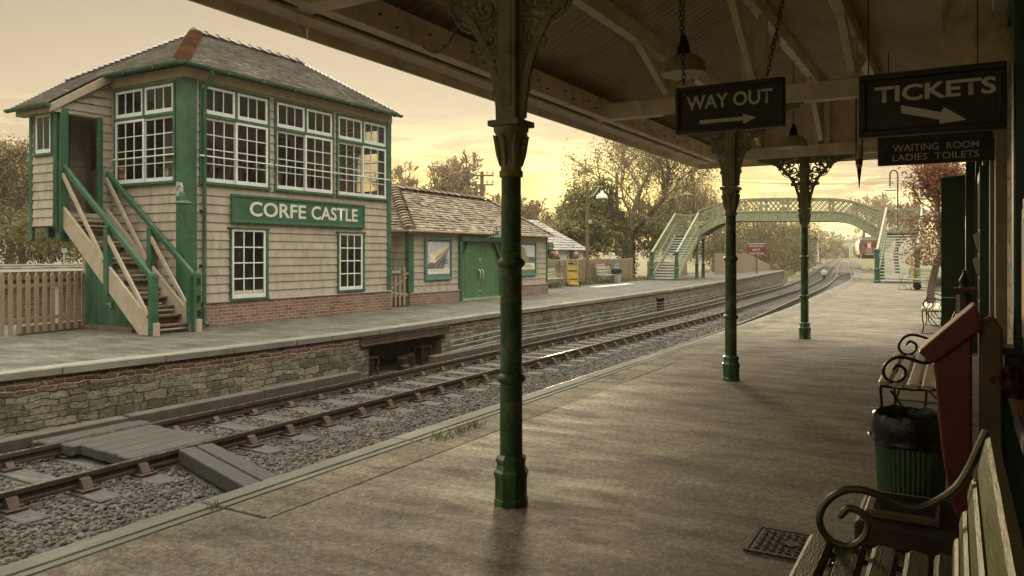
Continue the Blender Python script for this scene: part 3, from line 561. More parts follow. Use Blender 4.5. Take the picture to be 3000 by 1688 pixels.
# corrugated sheets: corrugations run down the slope
def corr(m,y0,z0,y1,z1):
    n=int((X1C-X0C)/.0125); 
    v=[];f=[]
    for i in range(n+1):
        x=X0C+i*.0125; dz=.03*math.sin(x/.125*2*math.pi)
        v+=[(x,y0,z0+dz),(x,y1,z1+dz)]
    m.add(v,[(2*i,2*i+1,2*i+3,2*i+2) for i in range(n)])
for (a,b_) in (((4.14,3.36),(RY+.02,4.43)),((RY-.02,4.43),(-.25,3.38))):
    m=MB(); corr(m,a[0],a[1],b_[0],b_[1]); m.build('corrugated_roof',M['roof_in'],cp,smooth=True,fix=False)
# boarded gable at the far end, behind the last tie beam
m=MB(); 
for i in range(26):
    y0=-.2+i*.163; y1=y0+.163; xq=14.02+.004*(i%2); zz=lambda y:4.42-abs(y-RY)*.485
    m.prism([(xq,y0,3.12),(xq,y1,3.12),(xq,y1,zz(y1)),(xq,y0,zz(y0))],(.022,0,0))
m.build('gable_boarding',M['timber'],cp)
m=MB(); m.box(14.0,14.07,-.3,4.1,3.02,3.14); m.build('end_valance',M['timber'],cp,bevel=.005)
# ---- cast-iron columns
M['cast']=mat('dull_green_casting',(.21,.20,.115),.5,.35,8,dirt=((.08,.09,.045),6),bump=.4,bscale=30)
def scroll(m,c,r0,turns,r,th,ay,s_=1,a0=0,X=0):
    pts=[]
    for k in range(int(14*turns)+1):
        t=k/14*2*math.pi; q=r0*(1-.78*t/(turns*2*math.pi)); pts.append((X,c[0]+ay*q*math.cos(a0+s_*t),c[1]+q*math.sin(a0+s_*t)))
    m.tube(pts,th,5)
def column():
    t=thing('canopy_column','','column')
    oct_=lambda r:[(r*math.cos(math.pi/8+k*math.pi/4),r*math.sin(math.pi/8+k*math.pi/4)) for k in range(8)]
    m=MB(); m.lathe(0,0,[(.102,0),(.102,.03),(.096,.04),(.096,.155),(.104,.165),(.104,.19),(.09,.205),(.084,.235),(.092,.25),(.092,.268),(.068,.29)],8); m.build('base',M['green_old'],t,world=False)
    m=MB(); m.lathe(0,0,[(.066,.28),(.065,.70),(.07,.705),(.081,.715),(.084,.73),(.081,.742),(.07,.752),(.064,.757),(.063,1.37),(.068,1.375),(.079,1.385),(.083,1.40),(.079,1.412),(.068,1.422),(.06,1.43),(.057,1.90)],24); m.build('shaft',M['green_old'],t,world=False,smooth=True)
    m=MB(); m.lathe(0,0,[(.057,1.895),(.069,1.90),(.069,1.93),(.06,1.94),(.065,2.0),(.077,2.08),(.088,2.14),(.102,2.165),(.102,2.185),(.095,2.19)],24)
    for k in range(8):   # leaves of the capital
        a=k*math.pi/4; ca,sa=math.cos(a),math.sin(a); m.tube([(ca*r_,sa*r_,z) for r_,z in ((.064,1.96),(.074,2.02),(.082,2.08),(.097,2.13),(.108,2.135))],[.006,.016,.018,.012,.005],6)
    m.box(-.10,.10,-.10,.10,2.19,2.222); m.build('capital',M['cast'],t,world=False,smooth=True)
    m=MB(); m.box(-.06,.06,-.06,.06,2.225,3.12); m.box(-.066,.066,-.035,.035,2.3,3.08); m.build('upper_post',M['cast'],t,world=False,bevel=.005)
    for s_ in (-1,1):
        b_=MB()
        arc=[(.0,s_*(.075+.68*(1-math.cos(a))),2.235+.845*math.sin(a)) for a in np.linspace(0,math.pi/2,18)]
        for p,q in zip(arc,arc[1:]): b_.beam(p,q,.045,.03,up=(1,0,0)) 
        b_.beam((0,s_*.06,3.105),(0,s_*.80,3.105),.05,.02); b_.beam((0,s_*.067,2.235),(0,s_*.067,3.1),.03,.02,up=(1,0,0))
        r_=b_.build('bracket',M['cast'],t,world=False,bevel=.003)
        f=MB()
        def ring(c,rr,th=.009): f.tube([(0,s_*(c[0]+rr*math.cos(a)),c[1]+rr*math.sin(a)) for a in np.linspace(0,2*math.pi,25)],th,6,cap=False)
        C1=(.245,2.93); ring(C1,.155)
        for k in range(4):
            a=k*math.pi/2+.4; scroll(f,(s_*(C1[0]+.075*math.cos(a)),C1[1]+.075*math.sin(a)),.068,1.4,0,.016,s_,1 if k%2 else -1,a+math.pi)
        for c,q in (((.14,2.705),.06),((.19,2.735),.035),((.115,2.58),.04),((.10,2.49),.026),((.47,3.045),.04),((.39,3.0),.022),((.54,3.07),.025),((.43,3.075),.02),((.11,2.79),.03),((.41,2.93),.022),((.15,2.64),.03),((.10,2.40),.02),((.095,2.66),.025),((.20,2.66),.028),((.34,2.86),.025),((.43,2.98),.03),((.5,3.02),.022),((.60,3.08),.018),((.09,2.86),.03),((.09,3.05),.035),((.35,3.075),.025)):
            scroll(f,(s_*c[0],c[1]),q,1.6,0,.014,s_,random.choice((-1,1)),random.random()*6)
        for k in range(7):
            a=.25+k*.17; y_=.075+.68*(1-math.cos(a)); z_=2.235+.845*math.sin(a); f.tube([(0,s_*y_,z_),(0,s_*max(.08,y_-.07),z_+.06)],.008,5)
        tag(f.build('filigree',M['cast'],r_,world=False),None)
    return t
col=column(); col.location=(CX[0],CY,0); tag(col,'near green cast iron column with flaking paint, bracket cut by the picture top',None,'canopy columns along the platform')
dup(col,(CX[1],CY,0),0,'middle green canopy column, behind and below the black WAY OUT sign'); dup(col,(CX[2],CY,0),0,'farthest green canopy column with open scrollwork brackets against the sky')
# ---- station building at the right
sb=thing('station_building','dim stone station building along the right of the near platform','building')
m=MB(); m.box(-6,13.9,-4.0,YW,0,3.3); m.build('wall',M['wall'],sb)
m=MB(); m.box(5.9,6.5,YW,-.02,2.72,3.3) if False else None
def fr(name,mm,x0,x1,y0,y1,z0,z1,bev=.006): 
    q=MB(); q.box(x0,x1,y0,y1,z0,z1); return q.build(name,M[mm],sb,bevel=bev)
fr('chimney_breast','plaster',6.3,7.1,YW,.085,2.62,3.46); fr('wall_beam','green_dark',4.0,13.8,YW-.01,YW+.05,3.02,3.2)
# door ways, frames and pilasters seen at a grazing angle
for x0,x1,d in ((7.2,8.2,0),(11.2,12.3,0)):
    fr('door','green_dark',x0,x1,YW-.02,YW+.02,.05,2.25); fr('door_frame','cream_trim',x0-.12,x0,YW-.02,YW+.09,0,2.4); fr('door_frame','cream_trim',x1,x1+.12,YW-.02,YW+.09,0,2.4); fr('door_frame','cream_trim',x0-.12,x1+.12,YW-.02,YW+.095,2.4,2.52)
fr('door_leaf','green_dark',8.62,8.68,YW,YW+.16,.05,2.3); fr('quoin','cream_trim',10.0,10.5,YW-.02,YW+.06,0,2.9); fr('quoin','wall',5.7,6.3,YW-.02,YW+.05,0,2.9)
fr('window_frame','cream_trim',5.05,5.15,YW-.02,YW+.05,1.15,2.4); fr('window_frame','green_dark',9.2,9.3,YW,YW+.08,.9,2.3)
fr('window_sill','conc',2.9,4.15,YW-.02,YW+.16,.90,1.0,.01) if False else None
fr('window_sill','conc',3.75,4.38,YW-.02,YW+.12,.62,.70,.012); fr('notice_board','green_dark',3.9,4.42,YW,YW+.08,.98,1.72); fr('wall_notice','paper',3.95,4.38,YW+.081,YW+.086,1.06,1.66,0); 
M['orange']=mat('orange_print',(.55,.24,.06),.6,.2,20); M['greenprint']=mat('green_print',(.1,.25,.1),.6,.2,20)
fr('poster_panel','orange',3.97,4.36,YW+.0865,YW+.088,1.14,1.40,0); fr('poster_panel','greenprint',3.97,4.36,YW+.0865,YW+.088,1.42,1.62,0)
# cast pilaster against the wall by the weighing machine
q=MB(); px_,py_=4.62,YW+.08
q.box(px_-.12,px_+.12,YW,py_+.10,0,.12); q.box(px_-.10,px_+.10,YW,py_+.075,.12,.84); q.box(px_-.115,px_+.115,YW,py_+.09,.84,.885); q.box(px_-.095,px_+.095,YW,py_+.065,.885,.95); q.box(px_-.115,px_+.115,YW,py_+.085,.95,.985); q.box(px_-.085,px_+.085,YW,py_+.03,.985,3.1)
q.build('pilaster',M['green_dark'],sb,bevel=.008)
fr('downpipe','green_dark',13.35,13.45,YW,YW+.1,0,3.1); q=MB(); q.lathe(9.75,YW+.06,[(.05,0),(.05,3.2)],12); q.build('downpipe',M['iron'],sb,smooth=True)
q=MB(); q.tube([(7.4,YW+.1,3.0),(7.3,YW+.12,3.6),(7.2,YW+.14,4.1)],.07,12); q.lathe(7.35,YW+.11,[(.085,3.36),(.085,3.42)],12); q.build('soil_pipe',M['plaster'],sb,smooth=True)
# roof over the building, out of sight above
q=MB(); q.prism([(-6,YW+.1,3.38),(-6,-4.1,3.2),(-6,-2.2,4.7)],(19.9,0,0)); q.build('roof',M['slate'],sb)
# dark windbreak screen at the canopy's end
t=thing('windbreak_screen','tall dark boarded screen with a sloping top at the canopy end','screen'); 
a=onX(2757,520,13.95); b_=onX(2828,512,13.95)
q=MB(); q.prism([(13.95,a.y,0),(13.95,b_.y,0),(13.95,b_.y,b_.z),(13.95,a.y,a.z)],(.05,0,0)); q.build('panel',M['green_dark'],t,bevel=.006)
q=MB(); q.box(13.92,14.03,b_.y-.17,b_.y-.005,0,3.1); q.build('corner_post',M['green_dark'],t,bevel=.01)
q=MB(); zz=onX(2790,835,13.9).z; q.box(13.93,13.949,b_.y,a.y,.76,.775); q.build('rail',M['white'],t)
# ---- hanging signs
def chain(m,p,q,link=.05):
    p=Vector(p);q=Vector(q); n=int((q-p).length/(link*.78)); d=(q-p)/n; dn=d.normalized(); s1=dn.cross(Vector((1,0,0))).normalized(); s2=dn.cross(s1)
    for k in range(n):
        c=p+d*(k+.5); s_=s1 if k%2 else s2
        m.tube([c+dn*(link/2*math.cos(a))+s_*(link*.27*math.sin(a)) for a in np.linspace(0,2*math.pi,9)],link*.085,5,cap=False)
def sign(name,label,X,px,lines,arrow=None,th=.05,frame=True,chains=(),deep=0.):
    (u0,v0),(u1,v1),(u2,v2),(u3,v3)=px
    A,B,C,D=[onX(u,v,X) for u,v in px]
    y0,y1=A.y,B.y; zt_=(A.z+B.z)/2; zb=(C.z+D.z)/2; Wd=y0-y1; Hh=zt_-zb
    t=thing(name,label,'sign',(X,(y0+y1)/2,zb)); 
    m=MB(); m.box(X,X+th,y1,y0,zb,zt_); m.build('board',M['black'],t,bevel=.004)
    if frame:
        m=MB(); q=.035
        m.box(X-.022,X-.0005,y1,y0,zt_-q,zt_); m.box(X-.022,X-.0005,y1,y0,zb,zb+q); m.box(X-.022,X-.0005,y1,y1+q,zb+q,zt_-q); m.box(X-.022,X-.0005,y0-q,y0,zb+q,zt_-q); m.build('frame',M['black'],t,bevel=.006)
    for body,fx,fy,fw,fh,kw in lines:
        text(body,(X-.001,y0-Wd*fx,zb+Hh*fy),(0,-1,0),(0,0,1),Wd*fw,Hh*fh,'letter',t,**kw)
    if arrow:
        pts=[(X-.004,y0-Wd*a,zb+Hh*b_) for a,b_ in arrow]; m=MB(); m.prism(pts,(.003,0,0)); m.build('arrow',M['letter'],t)
    for p,q in chains:
        m=MB(); chain(m,p,q); m.build('chain',M['iron'],t)
    return t
P=lambda *a:[(x*KD,y*KD) for x,y in a]
XW=6.0
wl=onX(1720*KD,212*KD,XW); wr=onX(1930*KD,190*KD,XW)
sign('hanging_sign','black framed sign reading WAY OUT with a right arrow, hung on chains',XW,P((1700,222),(1973,195),(1973,320),(1700,337)),[('WAY OUT',.105,.50,.79,.30,{'bold':.02})],
  [(.23,.19),(.23,.265),(.635,.265),(.635,.33),(.755,.225),(.635,.12),(.635,.19)],chains=((wl,onX(1702*KD,-70*k,XW)),(wr,onX(2000*KD,-60*k,XW))))
sign('hanging_sign','large black framed sign reading TICKETS over a slanting white arrow',4.5,P((2160,190),(2532,157),(2532,325),(2160,345)),[('TICKETS',.115,.535,.82,.26,{'bold':.028})],
  [(.305,.35),(.30,.475),(.575,.315),(.595,.39),(.745,.17),(.565,.135),(.567,.20)],chains=())
sign('hanging_sign','black sign reading WAITING ROOM, LADIES TOILETS, below the TICKETS sign',7.4,P((2207,335),(2505,315),(2505,405),(2207,415)),[('WAITING  ROOM',.135,.40,.73,.20,{'bold':.004}),('LADIES  TOILETS',.135,.115,.73,.20,{'bold':.004})],frame=False)
m=MB(); m.box(4.51,4.516,.40,.406,2.38,3.1); m.box(4.51,4.516,-.1,-.094,2.38,3.1)
for o in [c for c in bpy.data.objects if c.get('category')=='sign' and 'TICKETS over' in c['label']]: m.build('hanger',M['iron'],o)
m=MB(); m.box(7.42,7.427,.5,.507,2.5,3.2); m.box(7.42,7.427,-.1,-.093,2.5,3.2)
for o in [c for c in bpy.data.objects if c.get('category')=='sign' and 'WAITING' in c['label']]: m.build('hanger',M['iron'],o)
# ---- pendant lamps
def pendant(loc,label,zc):
    t=thing('pendant_lamp',label,'lamp',loc,0,'pendant lamps under the canopy')
    m=MB(); m.lathe(0,0,[(.19,0),(.195,.01),(.188,.03),(.175,.10),(.13,.15),(.06,.17),(.055,.19),(.035,.25),(.022,.32),(.012,.33)],20); m.build('shade',M['enamel_old'],t,world=False,smooth=True)
    m=MB(); m.lathe(0,0,[(.062,.165),(.058,.2),(.05,.24),(.03,.31),(.02,.34)],14); m.build('cap',M['iron'],t,world=False,smooth=True)
    m=MB(); m.lathe(0,0,[(.01,-.03),(.045,-.005),(.05,.03),(.03,.08)],12); m.build('bulb',M['enamel'],t,world=False,smooth=True)
    m=MB(); chain(m,(0,0,.33),(0,0,zc),.04); m.build('chain',M['iron'],t,world=False)
M['enamel_old']=mat('aged_lampshade',(.42,.36,.25),.45,.25,6,dirt=((.15,.11,.06),5))
pendant((6.45,2.02,2.99),'pendant lamp with a wide shade above the WAY OUT sign',1.28); pendant((11.5,2.0,2.97),'pendant lamp seen between the WAY OUT sign and the far column',1.3)
# lamp pulley hung from the middle tie beam
t=thing('lamp_winch','slim hanging lamp fitting on two rods left of the waiting room sign','fitting',tuple(onX(2517,560,8.95)))
c=onX(2517,475,8.95); z0=onX(2517,550,8.95).z
m=MB(); m.tube([(8.95,c.y+.03,3.12),(8.95,c.y+.03,c.z)],.008,6); m.tube([(8.95,c.y-.03,3.12),(8.95,c.y-.03,c.z)],.008,6); m.build('rod',M['iron'],t)
m=MB(); m.lathe(8.95,c.y,[(.008,c.z+.2),(.028,c.z+.1),(.032,c.z+.02),(.03,c.z-.06),(.012,c.z-.07)],10); m.build('housing',M['enamel_old'],t,smooth=True); m=MB(); m.lathe(8.95,c.y,[(.026,c.z-.07),(.018,c.z-.13),(.004,z0)],8); m.build('spike',M['iron'],t)
m=MB(); m.lathe(8.95,c.y,[(.036,c.z-.03),(.036,c.z+.03)],10); m.build('band',M['redpaint'],t)
# loose cable looped between the near column bracket and the wall plate
o=MB().tube([onX(u,v,3.9) if i<2 else onY(u,v,3.2) for i,(u,v) in enumerate([(1325,60),(1315,90)])]+[(4.3+.28*k/8,2.9+.5*k/8,2.98-.10*math.sin(math.pi*k/8)) for k in range(9)],.006,6).build('loose_cable',M['iron']); tag(o,'thin black cable drooping in a loop beside the near column bracket','cable')
# ================================================================ SIGNAL BOX
BX0,BX1,BY0,BY1=10.37,17.0,13.8,17.35; EZ=5.34; LX=9.21; LY=16.26; LB=17.32; PF=2.33
bx=thing('signal_box','two storey cream weatherboard signal box with green trim and the station name board','building',(BX0,BY0,ZF))
def boards(m,o,d,n,length,z0,z1,holes=(),pitch=.19,th=.022,ztop=None):
    """weatherboards on a wall starting at o, running along d, facing n; holes = (s0,s1,z0,z1)"""
    o=Vector(o);d=Vector(d);n=Vector(n); z=z0
    while z<z1-.01:
        zt_=min(z+pitch,z1); cutz=sorted({z,zt_}|{q for h in holes for q in h[2:4] if z<q<zt_})
        for za,zb in zip(cutz,cutz[1:]):
            segs=[(0,length)]
            for h in holes:
                if h[2]<=za+1e-4 and h[3]>=zb-1e-4:
                    segs=[q for a,b_ in segs for q in ((a,min(b_,h[0])),(max(a,h[1]),b_)) if q[1]-q[0]>.005]
            for a,b_ in segs:
                if ztop:
                    # keep under a sloping top given by ztop(s)
                    if ztop((a+b_)/2)<za+.02: continue
                ta=.006+th*(1-(za-z)/pitch); tb=.006+th*(1-(zb-z)/pitch)
                A=o+d*a; B=o+d*b_; zA=zb;zB=zb
                if ztop: zA=min(zb,max(za+.001,ztop(a))); zB=min(zb,max(za+.001,ztop(b_)))
                zv=lambda q:Vector((0,0,q))
                m.add([A+zv(za),B+zv(za),B+zv(zB),A+zv(zA),A+n*ta+zv(za),B+n*ta+zv(za),B+n*tb+zv(zB),A+n*tb+zv(zA)],[(0,1,2,3),(7,6,5,4),(0,4,5,1),(1,5,6,2),(2,6,7,3),(3,7,4,0)])
        z=zt_
def obox(m,o,d,n,s0,s1,n0,n1,z0,z1):
    o=Vector(o);d=Vector(d);n=Vector(n); P=lambda s_,q,z:o+d*s_+n*q+Vector((0,0,z))
    m.add([P(s0,n0,z0),P(s1,n0,z0),P(s1,n1,z0),P(s0,n1,z0),P(s0,n0,z1),P(s1,n0,z1),P(s1,n1,z1),P(s0,n1,z1)],[(3,2,1,0),(4,5,6,7),(0,1,5,4),(1,2,6,5),(2,3,7,6),(3,0,4,7)])
def sash(o,d,n,s0,s1,z0,z1,cols,rows,parent,q=0.,fw=.055,mw=.022,bot=.085):
    m=MB(); a,b_=q+.0,q+.04
    obox(m,o,d,n,s0,s0+fw,a,b_,z0,z1); obox(m,o,d,n,s1-fw,s1,a,b_,z0,z1); obox(m,o,d,n,s0+fw,s1-fw,a,b_,z1-fw,z1); obox(m,o,d,n,s0+fw,s1-fw,a,b_,z0,z0+bot)
    for i in range(1,cols): s_=s0+fw+(s1-s0-2*fw)*i/cols; obox(m,o,d,n,s_-mw/2,s_+mw/2,a+.008,b_-.006,z0+bot,z1-fw)
    for j in range(1,rows): z=z0+bot+(z1-fw-z0-bot)*j/rows; obox(m,o,d,n,s0+fw,s1-fw,a+.009,b_-.007,z-mw/2,z+mw/2)
    r_=m.build('sash',M['white'],parent,bevel=.003)
    m=MB(); cs_=((s0+fw,z0+bot),(s1-fw,z0+bot),(s1-fw,z1-fw),(s0+fw,z1-fw)); cs_=cs_ if Vector(d).cross(Vector((0,0,1))).dot(Vector(n))>0 else cs_[::-1]; m.quad(*[Vector(o)+Vector(d)*s_+Vector(n)*(q+.018)+Vector((0,0,z)) for s_,z in cs_]); m.build('pane',M['glass'],r_,fix=False)
def bigwindow(o,d,n,s0,s1,z0,zm,z1,parent,bar=True,top=True):
    m=MB(); f=.06
    obox(m,o,d,n,s0,s0+f,-.02,.06,z0,z1); obox(m,o,d,n,s1-f,s1,-.02,.06,z0,z1); obox(m,o,d,n,s0+f,s1-f,-.02,.06,z1-f,z1); obox(m,o,d,n,s0-.02,s1+.02,-.02,.085,z0,z0+f)
    if top: obox(m,o,d,n,s0+f,s1-f,-.02,.065,zm-.035,zm+.035); mid=(s0+s1)/2; obox(m,o,d,n,mid-.035,mid+.035,-.02,.055,zm+.035,z1-f)
    w_=m.build('window',M['green'],parent,bevel=.004); mid=(s0+s1)/2
    if top:
        for a,b_ in ((s0+f,mid-.035),(mid+.035,s1-f)): sash(o,d,n,a,b_,zm+.035,z1-f,3,1,w_,.005)
    for i,(a,b_) in enumerate(((s0+f,mid+.025),(mid-.025,s1-f))): sash(o,d,n,a,b_,z0+f,zm-.035,3,4,w_,-.02 if i==0 else .018)
    if bar: 
        m=MB(); P=lambda s_:Vector(o)+Vector(d)*s_+Vector(n)*.12+Vector((0,0,3.52)); m.tube([P(s0-.06),P(s1+.03)],.016,8); m.build('guard_bar',M['white'],w_)
    return w_
FO,FD,FN=(BX0,BY0,0),(1,0,0),(0,-1,0); LO,LD,LN=(BX0,BY0,0),(0,1,0),(-1,0,0)
fx=lambda x:x-BX0
ZS,ZM,ZT=2.93,4.40,5.08
bays=[(10.70,12.60),(12.76,14.72),(14.83,16.84)]; gws=[(11.48,12.56,.42,2.03),(14.87,15.90,.47,2.02)]
m=MB(); boards(m,FO,FD,FN,BX1-BX0,.43,5.3,[(fx(a),fx(b_),ZS,ZT) for a,b_ in bays]+[(fx(a),fx(b_),c,d) for a,b_,c,d in gws]); m.build('front_boarding',M['cream'],bx)
m=MB(); boards(m,LO,LD,LN,LY-BY0+1.09,.43,5.3,[(.24,2.35,ZS,ZT),(2.46,3.5,PF,5.3)]); m.build('side_boarding',M['cream'],bx)
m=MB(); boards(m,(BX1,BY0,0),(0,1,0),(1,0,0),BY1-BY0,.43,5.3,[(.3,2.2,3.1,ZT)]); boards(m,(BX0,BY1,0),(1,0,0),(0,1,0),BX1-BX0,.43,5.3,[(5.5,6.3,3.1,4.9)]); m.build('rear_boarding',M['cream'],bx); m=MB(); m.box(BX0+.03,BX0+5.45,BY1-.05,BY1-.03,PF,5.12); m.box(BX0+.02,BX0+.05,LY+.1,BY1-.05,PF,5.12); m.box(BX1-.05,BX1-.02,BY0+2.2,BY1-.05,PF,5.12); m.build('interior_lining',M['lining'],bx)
for a,b_ in bays: bigwindow(FO,FD,FN,fx(a),fx(b_),ZS,ZM,ZT,bx)
lw=bigwindow(LO,LD,LN,.25,2.34,ZS,ZM,ZT,bx)
bigwindow((BX1,BY0,0),(0,1,0),(1,0,0),.3,2.2,3.1,ZM,ZT,bx,bar=False); bigwindow((BX0,BY1,0),(1,0,0),(0,1,0),5.5,6.3,3.1,4.35,4.9,bx,bar=False)
for a,b_,c,d in gws:
    m=MB(); f=.05; s0,s1=fx(a),fx(b_)
    obox(m,FO,FD,FN,s0,s0+f,-.02,.06,c,d); obox(m,FO,FD,FN,s1-f*1.6,s1,-.02,.06,c,d); obox(m,FO,FD,FN,s0-.06,s1+.03,-.02,.075,d-.02,d+.02); obox(m,FO,FD,FN,s0-.01,s1+.01,-.02,.08,c,c+f); w_=m.build('window',M['green'],bx,bevel=.004)
    sash(FO,FD,FN,s0+f,s1-f*1.6,c+f,d-.02,3,4,w_,.01,mw=.028)
m=MB()
obox(m,FO,FD,FN,-.02,BX1-BX0+.02,-.03,.03,ZF,.40); obox(m,LO,LD,LN,-.0,3.5,-.03,.03,ZF,.40); obox(m,(BX1,BY0,0),(0,1,0),(1,0,0),0,3.5,-.03,.03,ZF,.40)
m.build('brick_plinth',M['brick'],bx)
m=MB(); obox(m,FO,FD,FN,-.04,BX1-BX0+.05,-.03,.055,.40,.432); m.build('plinth_sill',M['slate'],bx,bevel=.006)
for x0,x1,y0,y1,zz in ((BX0-.04,BX0+.27,BY0-.045,BY0+.24,ZF),(BX1-.14,BX1+.045,BY0-.045,BY0+.14,.432)):
    m=MB(); m.box(x0,x1,y0,y1,zz,EZ-.16); m.build('corner_post',M['green'],bx,bevel=.012)
m=MB(); obox(m,FO,FD,FN,-.06,BX1-BX0+.06,-.02,.055,EZ-.22,EZ); obox(m,LO,LD,LN,.03,LY-BY0,-.02,.055,EZ-.22,EZ); m.build('frieze_board',M['cream_trim'],bx,bevel=.006)
# floor, ceiling, inner linings
m=MB(); m.box(BX0+.02,BX1-.02,BY0+.02,BY1-.02,PF-.1,PF); m.box(BX0+.02,BX1-.02,BY0+.02,BY1-.02,5.12,5.16); m.build('floor',M['wood'],bx)
# name board
q=[onY(u,v,BY0-.06) for u,v in ((677,565),(1067,601),(1067,666),(677,655))]; nx0,nx1=q[0].x,q[1].x; nz0,nz1=2.14,2.78
m=MB(); m.box(nx0+.05,nx1-.05,BY0-.075,BY0-.03,nz0+.05,nz1-.05); nb=m.build('name_board',M['green'],bx)
m=MB(); f=.065
m.box(nx0,nx1,BY0-.10,BY0-.03,nz1-f,nz1); m.box(nx0,nx1,BY0-.10,BY0-.03,nz0,nz0+f); m.box(nx0,nx0+f,BY0-.098,BY0-.03,nz0+f,nz1-f); m.box(nx1-f,nx1,BY0-.098,BY0-.03,nz0+f,nz1-f); m.build('board_frame',M['green'],nb,bevel=.008)
m=MB(); m.box((nx0+nx1)/2-.003,(nx0+nx1)/2+.003,BY0-.078,BY0-.07,nz0+f,nz1-f); m.build('board_joint',M['green_dark'],nb)
wd=nx1-nx0
text('CORFE',(nx0+wd*.113,BY0-.076,nz0+.165),(1,0,0),(0,0,1),wd*.395,.335,'letter',nb,bold=.018); text('CASTLE',(nx0+wd*.55,BY0-.076,nz0+.165),(1,0,0),(0,0,1),wd*.385,.335,'letter',nb,bold=.018)
# roof: overlapping tile courses on the planes of a hipped roof with a catslide over the porch
def courses(m,e0,e1,r0,r1,n,th=.022,tile=.17,jit=.004,over=0.):
    """tile courses from eave line e0-e1 up to ridge line r0-r1"""
    e0,e1,r0,r1=map(Vector,(e0,e1,r0,r1)); nrm=(e1-e0).cross(r0-e0 if (r0-e0).length>.01 else r1-e0).normalized()
    if nrm.z<0: nrm=-nrm
    for k in range(n):
        a=k/n; b_=(k+1.12)/n
        A,B=e0.lerp(r0,a),e1.lerp(r1,a); C,D=e1.lerp(r1,min(1,b_)),e0.lerp(r0,min(1,b_)); ln=(B-A).length
        nt_=max(1,int(ln/tile)); 
        for i in range(nt_):
            s0=(i+(.5 if k%2 and 0<i else 0))/nt_; s1=min(1,(i+1+(.5 if k%2 else 0))/nt_)
            if s0>=s1-.001: continue
            j=nrm*random.uniform(-jit,jit); dn=(A-D).normalized()*random.uniform(0,jit*1.5); g_=.0015/max(ln,.1)
            p0,p1,p2,p3=A.lerp(B,s0+g_)+dn,A.lerp(B,s1-g_)+dn,D.lerp(C,s1-g_),D.lerp(C,s0+g_)
            m.add([p0+nrm*th+j,p1+nrm*th+j,p2+nrm*.004,p3+nrm*.004,p0-nrm*.004+j,p1-nrm*.004+j],[(0,1,2,3),(0,4,5,1)])
OV=.27; GE=EZ+.03
ra,rb=Vector((12.0,15.55,6.66)),Vector((15.35,15.55,6.66)); lt=(6.66-GE)/(ra.x-(BX0-OV)); lz=GE-lt*((BX0-OV)-(LX-OV))
FL,FR=Vector((BX0-OV,BY0-OV,GE)),Vector((BX1+.1,BY0-OV,GE)); RL_,RR=Vector((BX0-OV,BY1+OV,GE)),Vector((BX1+.1,BY1+OV,GE))
m=MB(); courses(m,FL,FR,ra,rb,25,.034); courses(m,FR,RR,rb,rb+Vector((0,.001,0)),25,.034); courses(m,RR,RL_,rb,ra,25,.034); courses(m,FL,RL_,ra,ra+Vector((0,.001,0)),25,.034)
# catslide
c0,c1=Vector((BX0-OV,LY-.1,GE+.0)),Vector((BX0-OV,LB+.3,GE)); d0,d1=Vector((LX-OV,LY-.1,lz)),Vector((LX-OV,LB+.3,lz))
courses(m,d0,d1,c0,c1,14,.034); m.build('roof',M['slate'],bx,fix=False)
m=MB()
for a,b_,c,d in ((FL,FR,rb,ra),(FR,RR,rb,rb),(RR,RL_,ra,rb),(RL_,FL,ra,ra),(d0,d1,c1,c0)): m.add([a-Vector((0,0,.02)),b_-Vector((0,0,.02)),c-Vector((0,0,.02)),d-Vector((0,0,.02))],[(0,1,2,3)])
m.build('roof_lining',M['wood'],bx)
def hiptiles(m,a,b_,n,r_=.10):
    a=Vector(a);b_=Vector(b_); d=(b_-a); dn=d.normalized(); side=dn.cross(Vector((0,0,1))).normalized(); up=side.cross(dn)
    for k in range(n):
        p=a+d*(k/n); q=a+d*((k+1.05)/n); lift=.03
        ring=lambda c,rr,l:[c+side*(rr*1.25*math.sin(t))+up*(rr*.75*math.cos(t)-.02+l) for t in np.linspace(-1.5,1.5,7)]
        A=ring(p,r_*1.12,lift); B=ring(q,r_*.86,0.0); m.add(A+B+[p-up*.03],[(i,i+1,8+i,7+i) for i in range(6)]+[(i+1,i,14) for i in range(6)])
m=MB(); hiptiles(m,FL+Vector((.03,.03,.03)),ra+Vector((0,0,.02)),17,.13); m.build('hip_tiles',M['clay'],bx,fix=False)
m=MB(); hiptiles(m,ra+Vector((-.1,0,.02)),rb+Vector((.1,0,.02)),11,.12); m.build('ridge_tiles',M['slate'],bx,fix=False)
m=MB(); hiptiles(m,FR+Vector((-.03,.03,.03)),rb+Vector((0,0,.01)),24,.07); m.build('hip_tiles',M['slate'],bx,fix=False); m=MB(); hiptiles(m,RL_+Vector((.02,-.02,.03)),ra+Vector((0,0,.01)),24,.09); m.build('hip_tiles',M['slate'],bx,fix=False)
# gutters and pipes
def gutter(m,a,b_,r_=.065,n=9):
    a=Vector(a);b_=Vector(b_); d=(b_-a).normalized(); s_=d.cross(Vector((0,0,1))); pts=lambda c,r2:[c+s_*(r2*math.cos(t))-Vector((0,0,r2*math.sin(t))) for t in np.linspace(0,math.pi,n)]
    A,B,C,D=pts(a,r_),pts(b_,r_),pts(a,r_-.01),pts(b_,r_-.01); m.add(A+B+C+D,[(i,i+1,n+i+1,n+i) for i in range(n-1)]+[(2*n+i,3*n+i,3*n+i+1,2*n+i+1) for i in range(n-1)]+[(0,n,3*n,2*n),(n-1,2*n-1,4*n-1,3*n-1),tuple(range(n)),tuple(range(n,2*n))])
gz_=GE-.025
m=MB(); gutter(m,(BX0-OV-.05,BY0-OV-.05,gz_),(BX1+.14,BY0-OV-.05,gz_)); gutter(m,(BX0-OV-.05,LY-.2,gz_),(BX0-OV-.05,BY0-OV-.05,gz_))
